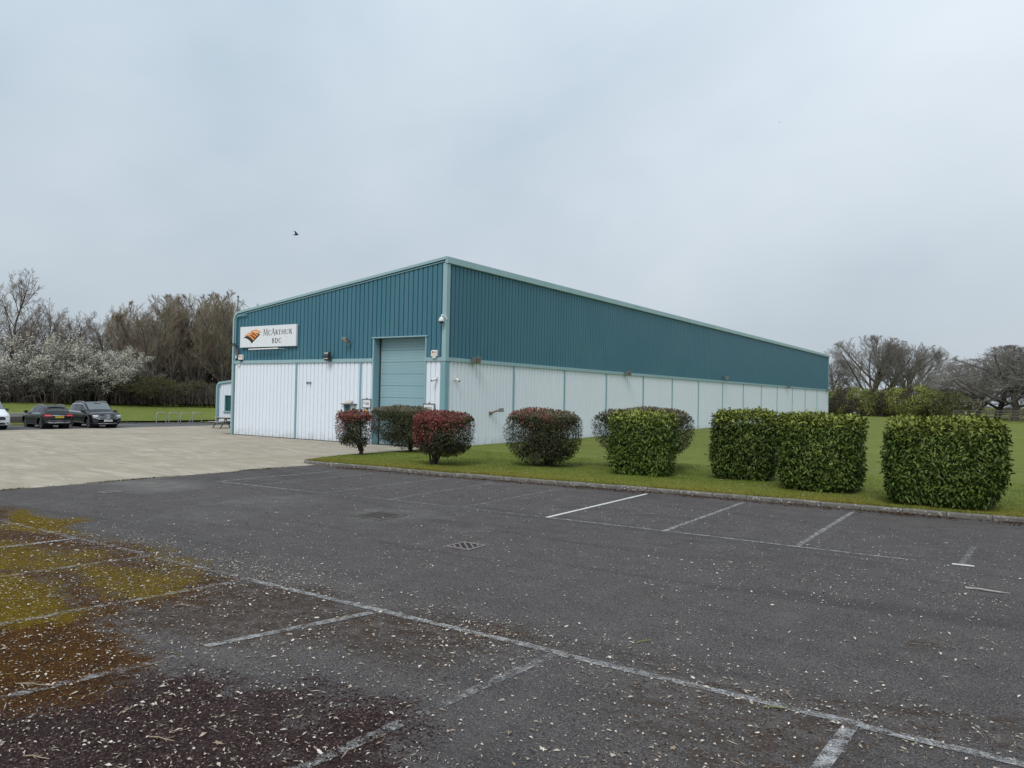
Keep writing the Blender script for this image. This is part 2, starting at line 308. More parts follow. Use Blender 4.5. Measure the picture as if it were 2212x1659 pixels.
dark_p = [([(-300, 1530), (0, 1495), (200, 1452), (360, 1415), (480, 1452), (600, 1520), (800, 1545), (880, 1590), (960, 1640), (1000, 1800), (-300, 2000)], .9), ([(2110, 1600), (2180, 1560), (2300, 1540), (2400, 1640), (2250, 1650)], .75), ([(1070, 1320), (1200, 1352), (1180, 1372), (1080, 1350)], .5)]
dirt_p = [([(300, 1180), (560, 1240), (800, 1290), (1200, 1380), (1700, 1480), (2212, 1560), (2400, 1640), (2300, 1660), (1800, 1545), (1200, 1410), (800, 1330), (560, 1275), (300, 1230)], .72), ([(0, 1150), (500, 1230), (800, 1330), (700, 1420), (400, 1400), (0, 1300)], .62),
          ([(600, 1330), (1000, 1350), (1100, 1420), (800, 1470), (560, 1400)], .58), ([(1900, 1330), (2100, 1370), (2250, 1480), (2000, 1440)], .55), ([(1250, 1260), (1500, 1285), (1450, 1320), (1260, 1300)], .5), ([(1300, 1450), (2000, 1600), (2000, 1800), (1200, 1800)], .5)]
set_f(me, 'Pale', mask([([(215, 1040), (330, 1033), (420, 1050), (400, 1062), (300, 1058)], .8), ([(470, 1085), (600, 1070), (700, 1075), (560, 1100)], .4), ([(770, 1112), (830, 1100), (960, 1105), (900, 1120), (820, 1124)], .55), ([(320, 1100), (470, 1105), (520, 1125), (380, 1122)], .35), ([(560, 1230), (800, 1290), (760, 1320), (560, 1260)], .45), ([(440, 1330), (760, 1320), (740, 1400), (430, 1390)], .3)], .5, .25)); MS_ = {'Moss': mask(moss_p, .55, .14), 'Rust': mask(rust_p, .7, .2), 'Dark': mask(dark_p, .8, .25)}
for k_, v_ in MS_.items(): set_f(me, k_, v_)
GXY = (gx.copy(), gy.copy()) 
KX = np.array([-60, -22, -18.6, -15.4, -12, -8.2, -3.9, 0, 10, 60]); KY = np.array([18.5, 18.78, 18.95, 19.1, 19.5, 19.95, 20.2, 20.5, 21.2, 25])
def kerb_y(x): return np.interp(x, KX, KY)
gut = np.clip(1-np.abs(gy-(kerb_y(gx)-.10))/.32, 0, 1)*(gx > -21)
set_f(me, 'Dirt', np.maximum(mask(dirt_p, .7, .2), gut*.8)); 
a_ = me.attributes['Rust']; tmp = np.zeros(len(gx), np.float32); a_.data.foreach_get('value', tmp); a_.data.foreach_set('value', np.maximum(tmp, gut*.55).astype(np.float32))
carpark = tag(link('car_park', me, M_ASPH), kind='structure')

# raised moss clumps on the tarmac
def moss_clumps(name, label, w, n, cols, hmax, seed, rmin=.008, rmax=.026):
    r = np.random.default_rng(seed); w = np.clip(w-.22, 0, None)*(GXY[0] > -18)*(GXY[0] < 2.9)*(GXY[1] < 9.3)*(GXY[1] > 1.3)*(.15+fbm(GXY[0], GXY[1], 2.3, seed)**2*2.2); i = r.choice(len(w), n, p=w/w.sum()); C = np.c_[GXY[0][i], GXY[1][i]]+r.uniform(-.06, .06, (n, 2)); R_ = r.uniform(rmin, rmax, n); a = r.uniform(0, 6.28, n); V = []
    for k in range(5): t = a+2*math.pi*k/5; V.append(np.c_[C[:, 0]+np.cos(t)*R_*r.uniform(.7, 1.2, n), C[:, 1]+np.sin(t)*R_*r.uniform(.7, 1.2, n), np.full(n, .001)])
    V.append(np.c_[C+r.normal(0, .25, (n, 2))*R_[:, None], R_*r.uniform(.3, hmax, n)]); V = np.stack(V, 1).reshape(-1, 3); b = np.arange(n)[:, None]*6; F = np.concatenate([b+[k, (k+1) % 5, 5] for k in range(5)], 1).reshape(-1, 3); m_ = np_mesh(name, V, F); c_ = np.array(cols)[r.integers(len(cols), size=n)]*r.uniform(.55, 1.35, n)[:, None]; set_col(m_, np.repeat(c_, 6, 0)); tag(link(name, m_, M_LEAFM), label, 'moss', kind='stuff')
moss_clumps('green_moss', 'yellow green moss in clumps over the left tarmac', MS_['Moss'], 17000, [(.140, .098, .004), (.175, .125, .005), (.105, .070, .004), (.085, .046, .003)], .6, 501, .005, .015)
moss_clumps('brown_moss', 'rusty brown moss in clumps on the left tarmac', np.clip(MS_['Rust']-MS_['Moss']*.7, 0, 1), 16000, [(.088, .036, .002), (.062, .023, .002), (.105, .052, .003), (.035, .013, .004)], .6, 502, .005, .014)
moss_clumps('dark_moss', 'dark purple brown moss and grit at the bottom left', MS_['Dark'], 34000, [(.022, .010, .010), (.038, .018, .017), (.085, .060, .056), (.013, .006, .006)], .8, 503, .004, .013)
moss_clumps('gutter_dirt', 'brown dirt crumbs beside the near painted line', np.clip(mask(dirt_p, .9, .3)-.05, 0, 1), 9000, [(.06, .04, .03), (.09, .062, .045), (.03, .02, .016), (.14, .11, .09)], .6, 504, .005, .015)

# painted bay markings, children of the car park
def stripe(p0, p1, w, m, z=.004):
    p0 = Vector(p0[:2]); p1 = Vector(p1[:2]); d = p1-p0; L = d.length; d.normalize(); n = Vector((-d.y, d.x)); k = max(2, int(L/.5)); mb = MB(); vs_ = []
    for i in range(k+1):
        c = p0+d*L*i/k; ww = w*(1+.08*math.sin(i*1.7)); vs_ += [(*(c-n*ww/2), z), (*(c+n*ww/2), z)]
    mb.add(vs_, [(2*i, 2*i+2, 2*i+3, 2*i+1) for i in range(k)]); return mb.build('painted_line', m, carpark)
yB, yN = 14.15, 6.73
for x in (-16.2, -13.35): pass
bays_far = [(-17.7, -17.75, 'F', 13.5), (-15.15, -15.2, 'F', 13.7), (-13.07, -13.3, 'F', 13.95), (-10.9, -11.05, 'F', 14.1), (-8.62, -8.68, 'B', 14.12), (-5.96, -6.05, 'P', 14.2), (-3.46, -3.47, 'P', 14.25)]
MK = {'F': M_PAINTF, 'B': M_PAINTB, 'P': M_PAINT}
stripe((-19.27, 13.42), (-19.17, 17.95), .09, M_PAINT)
for x0, x1, k, y0 in bays_far: stripe((x0, y0), (x1, float(kerb_y(x1))-.42), .10, MK[k])
stripe((-.9, 14.45), (-.82, 16.6), .10, M_PAINTF); stripe((-1.03, 14.42), (-.72, 14.45), .12, M_PAINTB, .008)
pts = [(-19.3, 13.4), (-16.0, 13.57), (-13.05, 13.9), (-8.62, 14.1), (-5.96, 14.22), (-3.46, 14.27), (-1.55, 14.33)]
for i, (k, a, b) in enumerate((('P', 0, 1), ('F', 1, 2), ('F', 2, 3), ('P', 3, 4), ('P', 4, 5), ('P', 5, 6))): stripe(pts[a], pts[b], .085, MK[k], .0075)
for x0, x1, k in ((-16.5, -11.3, 'F'), (-11.2, -8.9, 'F'), (-8.85, -3.9, 'P'), (-3.9, -1.1, 'P'), (-1.1, 3, 'P'), (3, 12, 'P')):
    stripe((x0, yN-.02), (x1, yN+.01), .11, MK[k], .0095 if k == 'P' else .0085)
for x0, y0, x1, y1, k in ((-15.9, 6.75, -16.3, 1.9, 'F'), (-13.57, 6.7, -14.1, 1.9, 'P'), (-11.35, 6.7, -11.95, 1.9, 'F'), (-8.9, 6.7, -9.5, 1.9, 'F'), (-6.42, 6.62, -6.9, 4.7, 'P'), (-6.85, 4.35, -7.15, 2.3, 'F'), (-3.95, 6.65, -4.25, 1.9, 'F'), (-1.17, 6.66, -1.38, 1.9, 'P'), (1.3, 6.7, 1.2, 1.9, 'P')):
    stripe((x0, y0), (x1, y1), .115, MK[k], .0125)
for x in (1.6, 4.1, 6.6, 9.1): stripe((x, 14.5), (x, float(kerb_y(x))-.4), .1, M_PAINT)

# concrete yard: slabs with joints
yard = tag(empty('concrete_yard'), kind='structure')
xj = np.linspace(-50.6, -21.32, 7); yj = [-24, -17.5, -11, -4.5, 2, 8.6, 15.2, 21.9, 28.46, 34, 39.5]
for i in range(6):
    for j in range(len(yj)-1):
        if yj[j] > 28 and xj[i+1] > -39.7: continue
        j_ = .012; MB().bevbox((xj[i]+j_, yj[j]+j_, -.1), (xj[i+1]-j_, yj[j+1]-j_, .006+random.uniform(-.002, .002)), .012).build('concrete_slab', M_CONC, yard)
MB().box((-50.6, -24, -.1), (-21.3, 39.5, -.02)).build('joint_filler', mat('joint_dirt', (.045, .048, .028), .95, .4, 4), yard)
strip = MB().box((-59.5, -6, -.1), (-50.6, 37.5, .003)).build('parking_strip', M_ASPH2); tag(strip, kind='structure')
for y in (20.6, 23.2, 25.4, 28.1, 30.6): stripe_o = MB().box((-57, y-.05, .004), (-51.5, y+.05, .0075)).build('painted_line', M_PAINT, strip)

# lawn behind the kerb (rises gently towards the far hedgerow)
def lawn_z(X, Y):
    d = np.hypot(X, Y); return .095+np.clip((d-45)/95, 0, 1)**1.5*.85
kx = np.arange(-21.9, 40, .4); front = [(x, float(kerb_y(x))+.14) for x in kx]
tip = [(-22.02, 18.98), (-22.35, 19.3), (-22.75, 20.3), (-23.05, 21.6), (-23.12, 23.2), (-23.12, 25), (-23.16, 27), (-23.3, 28.6)]
LEFT = tip[::-1]
V = []; F = []
def left_x(y): return np.interp(y, [18.98, 19.3, 20.3, 21.6, 23.2, 25, 27, 28.4, 28.6, 500], [-22.02, -22.35, -22.75, -23.05, -23.12, -23.12, -23.16, -23.2, -23.3, -23.3])
ts = np.r_[np.linspace(0, 10, 34), np.linspace(10.6, 60, 40), np.linspace(63, 400, 30)]; us = np.r_[0, np.cumsum(np.r_[np.full(110, .35), np.full(30, 2.5), np.full(12, 22)])]; us = us/us[-1]*400
X = np.zeros((len(ts), len(us))); Y = X.copy()
for i, t in enumerate(ts):
    for _ in range(1):
        lx0 = -22.02; y_l = 18.98+t; lx = float(left_x(y_l)); xr = lx+us; X[i] = xr
        k = np.clip(t/60, 0, 1); Y[i] = (np.maximum(kerb_y(xr)+.14, 18.9)+t)*(1-k)+(18.98+t)*k
Yl = Y.copy(); Z = lawn_z(X, Y)+(fbm(X, Y, .5, 5)-.5)*.05*np.clip(ts[:, None], 0, 1); V = np.stack([X, Y, Z], -1).reshape(-1, 3); nx = len(us)
ii = np.arange(nx-1)[None, :]+np.arange(len(ts)-1)[:, None]*nx; F = np.stack([ii, ii+1, ii+nx+1, ii+nx], -1).reshape(-1, 4)
me = np_mesh('lawn', V, F, True); dk = V[:, 1]-kerb_y(V[:, 0]); set_f(me, 'Moss', np.clip(1-dk/(2.6+2*fbm(V[:, 0], V[:, 1], .4, 9)), 0, 1)*.95)
lawn = tag(link('lawn', me, M_GRASS), kind='structure')
# soil edge of the lawn against the yard
ed = MB(); pth = [(x, y) for x, y in tip]
ed.add([(x, y, -.02) for x, y in pth]+[(x, y, .1) for x, y in pth], [(i+1, i, len(pth)+i, len(pth)+i+1) for i in range(len(pth)-1)]); tag(ed.build('lawn_edge', mat('soil', (.06, .048, .03), .95, .3, 8)), kind='structure')

# kerb stones
kerb = tag(empty('kerb'), kind='structure')
def kerb_stone(p0, p1, i):
    p0 = Vector(p0); p1 = Vector(p1); d = (p1-p0).normalized(); n = Vector((-d.y, d.x)); L = (p1-p0).length; z1 = .118+random.uniform(-.006, .006); mb = MB(); w = .15; gp = .006
    prof = [(0, -.08), (0, z1-.035), (.012, z1-.012), (.035, z1), (w, z1), (w, -.08)]; vs_ = []
    for t in (gp, L*.33, L*.67, L-gp):
        jit = random.uniform(-.004, .004)
        for a, z in prof: q = p0+d*t+n*(a+jit); vs_.append((q.x, q.y, z+(jit if z > 0 else 0)))
    m = len(prof); fs = [(k*m+i_, (k+1)*m+i_, (k+1)*m+i_+1, k*m+i_+1) for k in range(3) for i_ in range(m-1)]
    fs += [tuple(range(m)), tuple(range(4*m-1, 3*m-1, -1))]; mb.add(vs_, fs); return mb.build('kerb_stone', M_KERB, kerb)
x = -21.6; i = 0
while x < 14:
    x2 = x+.91; kerb_stone((x, float(kerb_y(x))), (x2, float(kerb_y(x2)))) if False else kerb_stone((x, float(kerb_y(x))), (x2, float(kerb_y(x2))), i); x = x2; i += 1
arc = [(-21.6, float(kerb_y(-21.6))), (-22.05, 18.93), (-22.38, 19.25)]
for a, b in zip(arc[:-1], arc[1:]): kerb_stone(b, a, i) if False else kerb_stone(b, a, i)
# moss and leaf mould in the gutter
# bank of grass on the left, beyond the cars
def bank_z(X, Y):
    t = np.clip((-56.6-X+(Y-25)*.12)/24, 0, 1); step = np.clip((-57.9-X)/.5, 0, 1)
    return .02+.62*step*np.clip((28-Y)/2.5, 0, 1)+1.25*t**.8+(fbm(X, Y, .35, 3)-.5)*.12
xs = np.r_[np.linspace(-300, -110, 12), np.linspace(-105, -56.9, 70)]; ys = np.r_[np.linspace(-80, 0, 20), np.linspace(1, 90, 110), np.linspace(95, 300, 12)]
me, V = grid_mesh('grass_bank', xs, ys, bank_z); set_f(me, 'Moss', np.zeros(len(V))); tag(link('grass_bank', me, M_GRASS), kind='structure')
me, V = grid_mesh('rear_lawn', np.linspace(-56.9, -39, 40), np.linspace(37.6, 140, 60), lambda X, Y: .04+np.clip((Y-40)/40, 0, 1)*1.2+(fbm(X, Y, .35, 3)-.5)*.05)
set_f(me, 'Moss', np.zeros(len(V))); tag(link('rear_lawn', me, M_GRASS), kind='structure')

# ================================================================ WAREHOUSE
K = 1.0833; XC, YC, WW, LL = -21.558*K, 26.382*K, 15.13*K, 78.209*K; ZL, ZP, ZB = 6.741*K, 8.596*K, 3.936*K; ZB2 = 4.10*K
wh = thing('warehouse', 'long warehouse clad in dark teal over white ribbed metal sheets', 'building', (XC, YC, 0))
# local frame: x to the left is negative along the front wall (y=0), y grows along the right-hand side wall (x=0)
def roof_z(x): return ZP+(ZL-ZP)*(-x/WW)
PITCHR = .31
def ribbed(u0, u1, z0, ztop, side, out=0.0, dep=.055, off=0.0):
    """ribbed sheet from u0 to u1; ztop is a number or function of u; side 'front' or 'side'"""
    us_ = [u0]; k = math.floor((u0-off)/PITCHR)
    prof = [(u0, 0)]
    while True:
        b = off+k*PITCHR
        for du, d in ((0, 0), (.012, 1), (.055, 1), (.070, 0)):
            u = b+du
            if u0+.002 < u < u1-.002: prof.append((u, d))
        k += 1
        if b > u1: break
    prof.append((u1, 0)); vs_ = []; zt = ztop if callable(ztop) else (lambda u: ztop)
    for u, d in prof:
        o = out-dep*d
        for z in (z0, zt(u)): vs_.append((u, -o, z) if side == 'front' else (o, u, z))
    n = len(prof); fs = [(2*i, 2*i+2, 2*i+3, 2*i+1) for i in range(n-1)]
    return MB().add(vs_, fs)
DX0, DX1, DZ, DREC = -4.37*K, -1.14*K, 5.06*K, .46
PX0, PX1, PZ = -6.33*K, -5.56*K, 1.86*K                      # personnel door recess
ft = [-WW+.12, -9.9*K, -5.24*K]
# front: lower white sheets between the posts
def wp(mb, name='cladding_sheet', m=M_WHITE): return mb.build(name, m, wh)
wp(ribbed(ft[0], ft[1]-.06, .03, ZB, 'front'))
wp(ribbed(ft[1]+.06, PX0-.04, .03, ZB, 'front')); wp(ribbed(PX0-.04, PX1+.04, PZ, ZB, 'front')); wp(ribbed(PX1+.04, ft[2]-.06, .03, ZB, 'front'))
wp(ribbed(ft[2]+.06, DX0-.03, .03, ZB, 'front')); wp(ribbed(DX1+.03, -.22, .03, ZB, 'front'))
# front: upper teal sheets
vt = lambda u: roof_z(u)-.02
wp(ribbed(-WW+.12, DX0-.03, ZB2, vt, 'front', .01), m=M_TEAL); wp(ribbed(DX0-.03, DX1+.03, DZ, vt, 'front', .01), m=M_TEAL); wp(ribbed(DX1+.03, -.12, ZB2, vt, 'front', .01), m=M_TEAL)
# right-hand side: white sheets bay by bay, teal above
st = [.0]+[q*K for q in (5.45, 10.53, 15.62, 21.04, 26.08, 31.4, 37.1, 42.75, 48.4, 54.0, 60.07, 65.9, 71.85)]+[LL]
for i in range(14):
    wp(ribbed(st[i]+(.22 if i == 0 else .06), st[i+1]-(.06 if i < 13 else .1), .06, ZB, 'side'))
    wp(ribbed(max(st[i], .12), st[i+1]-(0 if i < 13 else .08), ZB2, ZP-.3, 'side', .01), m=M_TEAL)
    if i: MB().box((-.04, st[i]-.06, .05), (.045, st[i]+.06, ZB)).build('panel_joint_trim', M_TRIMD, wh)
for u in ft[1:]: MB().box((u-.06, -.045, .03), (u+.06, .04, ZB)).build('panel_joint_trim', M_TRIMD, wh)
# plinth
MB().box((0.0, .2, -.05), (.035, LL, .06)).build('plinth', M_DARK, wh)
MB().box((-WW+.1, -.015, -.05), (DX0, .03, .03)).build('plinth', M_DARK, wh)
# band trims
MB().box((-WW-.06, -.075, ZB), (DX0-.03, .03, ZB2)).build('band_trim', M_TRIM, wh)
MB().box((DX1+.03-.12, -.075, ZB), (.078, .03, ZB2)).build('band_trim', M_TRIM, wh)
MB().box((-.03, .031, ZB), (.078, LL+.03, ZB2)).build('band_trim', M_TRIM, wh)
# corner trims (upper pale, lower darker)
MB().prism([(-.2, -.052), (.052, -.052), (.052, .2), (0, .2), (0, 0), (-.2, 0)], ZB2, ZP-.3, 'xy').build('corner_trim', M_TRIM, wh)
MB().prism([(-.24, -.05), (.05, -.05), (.05, .24), (0, .24), (0, 0), (-.24, 0)], 0, ZB, 'xy').build('corner_trim', M_TRIMD, wh)
MB().box((-.02, LL-.09, 0), (.05, LL+.04, ZP-.3)).build('corner_trim', M_TRIM, wh)
# eaves fascia on the right-hand side, in lengths
for a, b in ((-.09, 12.15), (12.16, 17.65), (17.66, 36), (36.01, 60), (60.01, LL+.09)):
    MB().prism([(-.05, ZP-.33), (.09, ZP-.33), (.12, ZP-.30), (.10, ZP), (-.05, ZP+.01)], a, b, 'xz').build('fascia_trim', M_TRIM, wh)
# verge trim on the front: follows the slope, turns down round the left-hand eave
def sweep(path, w, t, y0):
    mb = MB(); n = len(path); vs_ = []
    for i, (x, z) in enumerate(path):
        a = path[max(i-1, 0)]; b = path[min(i+1, n-1)]; dx, dz = b[0]-a[0], b[1]-a[1]; l = math.hypot(dx, dz); nx_, nz_ = -dz/l, dx/l
        for s_, y in ((0, y0), (w, y0), (w, y0+t), (0, y0+t)): vs_.append((x+nx_*s_, y, z+nz_*s_))
    fs = [(0, 1, 2, 3), tuple(4*(n-1)+k for k in (3, 2, 1, 0))]
    for i in range(n-1):
        for k in range(4): fs.append((4*i+k, 4*(i+1)+k, 4*(i+1)+(k+1) % 4, 4*i+(k+1) % 4))
    return mb.add(vs_, fs)
sl_ = (ZP-ZL)/WW; Rr = .45; cxr = -WW+Rr+.05
def eave_path(in_=0.0, zbot=0.0, xend=.0):
    R_ = Rr-in_; czr = roof_z(-WW)-.12-Rr+.06; ph = math.atan(sl_); pth_ = [(xend, roof_z(xend)-.12-in_)]
    a0 = math.pi/2+ph
    for k in range(9): a = a0+(math.pi-a0)*k/8; pth_.append((cxr+R_*math.cos(a), czr+R_*math.sin(a)+.05))
    pth_.append((cxr-R_, zbot)); return pth_
sweep(eave_path(0, 0, .05)[::-1], -.0001+.13, .16, -.11).build('verge_trim', M_TRIM, wh)
sweep(eave_path(.10, ZB2, -.1)[::-1], .045, .05, -.06).build('verge_flashing', M_TRIMD, wh)
pp = [(x, -.11, z) for x, z in eave_path(.17, ZB2+.02, -WW+1.2)]; MB().tube(pp, .035, 8).build('downpipe', M_TRIMD, wh)
# hidden walls and roof
MB().box((-WW+.03, .1, 0), (-WW+.1, LL, ZL-.2)).build('rear_wall', M_TEAL, wh)
MB().prism([(-WW+.05, 0), (-.05, 0), (-.05, ZP-.2), (-WW+.05, ZL-.2)], LL-.06, LL-.02).build('end_wall', M_TEAL, wh)
MB().prism([(-WW, ZL-.16), (.0, ZP-.16), (.0, ZP-.02), (-WW, ZL-.02)], .06, LL).build('roof', M_TRIM, wh)
MB().prism([(-WW+.1, 0), (DX0-.1, 0), (DX0-.1, roof_z(DX0)-.3), (-WW+.1, ZL-.3)], .05+.6, .7+.0).build('inner_lining', M_INT, wh)
# sectional door in its recess
dr = empty('sectional_door', (0, 0, 0), 0, wh)
nP = 9; hP = DZ/nP
for i in range(nP):
    z0, z1 = i*hP+.006, (i+1)*hP-.006; mb = MB(); y = DREC
    prof = []
    for k in range(4):
        a = z0+(z1-z0)*k/4; b = z0+(z1-z0)*(k+1)/4; prof += [(y, a), (y, b-.022), (y+.010, b-.012), (y+.010, b-.004)]
    prof.append((y, z1)); prof.append((y+.05, z1)); prof.insert(0, (y+.05, z0))
    vs_ = [(x, *q) for q in prof for x in (DX0-.05, DX1+.05)]; mb.add(vs_, [(2*j, 2*j+1, 2*j+3, 2*j+2) for j in range(len(prof)-1)]); mb.build('door_panel', M_DOOR, dr)
MB().box((DX0-.1, DREC+.06, 0), (DX1+.1, DREC+.1, DZ+.2)).build('door_backing', M_INT, wh)
MB().box((DX0-.06, .0, 0), (DX0, DREC-.004, DZ)).build('door_jamb', M_TRIMD, wh); MB().box((DX1, .0, 0), (DX1+.06, DREC-.004, DZ)).build('door_jamb', M_TRIMD, wh)
MB().box((DX0-.06, .0, DZ), (DX1+.06, DREC+.05, DZ+.06)).build('door_soffit', M_TRIMD, wh)
MB().box((DX0-.07, -.06, 0), (DX0, -.001, DZ+.0)).build('door_frame_trim', M_TRIM, wh); MB().box((DX1, -.06, 0), (DX1+.06, -.001, DZ)).build('door_frame_trim', M_TRIM, wh)
MB().box((DX0-.14, -.09, DZ+.002), (DX1+.14, -.002, DZ+.055)).build('door_head_trim', M_TRIM, wh)
MB().box((DX0+.0, DREC-.07, 0), (DX0+.045, DREC-.004, DZ)).build('door_track', M_DARK, dr)
# personnel door
pd = empty('personnel_door', (0, 0, 0), 0, wh)
MB().box((PX0, .26, 0), (PX1, .3, PZ)).build('door_recess', M_TRIMD, pd)
MB().box((PX0-.03, 0, 0), (PX0, .3, PZ)).build('jamb', M_TRIMD, pd); MB().box((PX1, 0, 0), (PX1+.03, .3, PZ)).build('jamb', M_TRIMD, pd)
xm = PX0+.36
leaf = MB().box((xm, .10, .01), (PX1-.01, .15, PZ-.04)).build('door_leaf', M_SIGN, pd)
MB().box((xm+.12, .085, .95), (PX1-.1, .099, PZ-.2)).build('window_pane', M_GLASS, leaf); MB().box((xm+.19, .07, 1.0), (PX1-.17, .084, 1.3)).build('notice', M_SIGN, leaf)
MB().box((xm+.05, .06, .95), (xm+.09, .1, 1.12)).build('handle', M_DARK, leaf)
MB().box((PX0-.12, -.16, PZ+.0), (PX1+.12, .02, PZ+.05)).build('door_canopy', M_GREYM, pd)

def W_(x, y, z): return (XC+x, YC+y, z)
# ---------------------------------------------------------------- name board with logo and lettering
SX0, SX1, SZ0, SZ1 = -14.43*K, -9.82*K, 4.81*K, 5.94*K
sg = thing('company_sign', 'white company name board with black and orange logo high on front wall', 'sign', W_(SX0, -.06, SZ0))
SWd, SHt = SX1-SX0, SZ1-SZ0
MB().bevbox((0, -.12, 0), (SWd, 0, SHt), .012).build('board', M_SIGN, sg)
MB().box((.02, .0, .1), (SWd-.02, .065, SHt-.1)).build('fixing_frame', M_DARK, sg)
def suv(x, y):
    u = (x-372)/1568; t = 340-105*u; b = 910-65*u; return (u*SWd, (b-y)/(b-t)*SHt)
def decal(name, poly, m, lay, parent): return MB().prism([suv(*q) for q in poly][::-1], -.1205-.0012*lay, -.1200-.0012*lay).build(name, m, parent)
lg = empty('logo', (0, 0, 0), 0, sg)
decal('logo_base', [(468, 640), (515, 605), (570, 578), (650, 580), (700, 500), (760, 480), (850, 490), (925, 520), (955, 540), (850, 650), (712, 795), (680, 740), (630, 692), (570, 660), (520, 644)], M_BLACK, 0, lg)
decal('logo_band', [(490, 582), (560, 545), (625, 545), (700, 580), (795, 665), (755, 708), (700, 650), (630, 602), (560, 580)], M_ORANGE, 1, lg)
decal('logo_band', [(548, 528), (625, 493), (700, 505), (785, 553), (852, 592), (818, 634), (745, 578), (680, 545), (620, 530)], M_ORANGE, 1, lg)
decal('logo_band', [(625, 478), (710, 445), (790, 470), (905, 548), (870, 582), (790, 525), (730, 492)], M_ORANGE, 1, lg)
decal('logo_band', [(690, 438), (770, 415), (840, 420), (950, 492), (935, 512), (860, 462), (800, 450)], M_ORANGE, 1, lg)
decal('logo_band', [(765, 405), (840, 390), (920, 418), (998, 464), (955, 505), (930, 485), (860, 425)], M_PEACH, 1, lg)
TH, TN = .17, .07   # thick and thin strokes
GL = {'M': [((0.02, 0), (.22, 1), TN), ((.2, 1), (.5, .1), TH), ((.5, .1), (.82, 1), TN), ((.8, 1), (.92, 0), TH), ((-.06, .015), (.12, .015), .05), ((.8, .015), (1.03, .015), .05)],
      'A': [((.02, 0), (.5, 1), TN), ((.48, 1), (.92, 0), TH), ((.22, .36), (.7, .36), TN), ((-.06, .015), (.16, .015), .05), ((.78, .015), (1.06, .015), .05)],
      'R': [((.15, 0), (.15, 1), TH), ((.15, .97), (.6, .95), TN), ((.6, .95), (.72, .75), TH*.8), ((.72, .75), (.55, .52), TH*.8), ((.55, .52), (.15, .5), TN), ((.45, .52), (.98, 0), TH), ((0, .015), (.32, .015), .05)],
      'T': [((.5, 0), (.5, 1), TH), ((.02, .96), (.98, .96), TN), ((.03, .99), (.03, .82), .05), ((.97, .99), (.97, .82), .05), ((.3, .015), (.7, .015), .05)],
      'H': [((.15, 0), (.15, 1), TH), ((.85, 0), (.85, 1), TH), ((.15, .52), (.85, .52), TN), ((0, .015), (.3, .015), .05), ((.7, .015), (1, .015), .05), ((0, .985), (.3, .985), .05), ((.7, .985), (1, .985), .05)],
      'U': [((.15, 1), (.15, .3), TH), ((.15, .3), (.3, .06), TH*.8), ((.3, .05), (.6, .03), TN), ((.6, .03), (.8, .2), TN), ((.84, .2), (.84, 1), TN), ((0, .985), (.3, .985), .05), ((.7, .985), (1, .985), .05)],
      'B': [((.15, 0), (.15, 1), TH), ((.15, .97), (.55, .95), TN), ((.55, .95), (.68, .76), TH*.8), ((.68, .76), (.5, .54), TH*.8), ((.15, .53), (.55, .53), TN), ((.55, .53), (.8, .28), TH*.8), ((.8, .28), (.6, .03), TH*.8), ((.6, .03), (.0, .03), TN)],
      'D': [((.15, 0), (.15, 1), TH), ((.0, .97), (.45, .97), TN), ((.45, .97), (.8, .75), TH*.8), ((.84, .77), (.84, .25), TH), ((.8, .25), (.45, .03), TH*.8), ((.45, .03), (.0, .03), TN)],
      'C': [((.9, .82), (.65, .97), TN), ((.65, .97), (.35, .93), TN), ((.35, .95), (.12, .65), TH*.8), ((.12, .68), (.12, .35), TH), ((.12, .36), (.35, .06), TH*.8), ((.35, .06), (.68, .03), TN), ((.68, .03), (.93, .2), TN), ((.9, .98), (.9, .78), .05)]}
def glyph(ch, x0, x1, y0, y1):
    mb = MB(); A = suv(x0, y1); B = suv(x1, y0); w, h_ = B[0]-A[0], B[1]-A[1]
    for (a, b, t) in GL[ch]:
        pa = Vector((A[0]+a[0]*w, A[1]+a[1]*h_)); pb = Vector((A[0]+b[0]*w, A[1]+b[1]*h_)); d = (pb-pa).normalized(); n = Vector((-d.y, d.x))*t*.155*1.0
        k = len(mb.f)*.00002; mb.prism([tuple(pa-n), tuple(pa+n), tuple(pb+n), tuple(pb-n)], -.1225-k, -.1203-k*.1)
    return mb.build('letter', M_BLACK, sg)
for ch, x0, x1, y0, y1 in (('M', 1035, 1168, 372, 577), ('C', 1185, 1258, 410, 560), ('A', 1270, 1370, 353, 560), ('R', 1388, 1445, 402, 532), ('T', 1456, 1536, 395, 532), ('H', 1552, 1632, 390, 525), ('U', 1650, 1735, 380, 518), ('R', 1760, 1830, 368, 512), ('B', 1298, 1362, 635, 775), ('D', 1378, 1455, 630, 772), ('C', 1470, 1550, 625, 762)): glyph(ch, x0, x1, y0, y1)

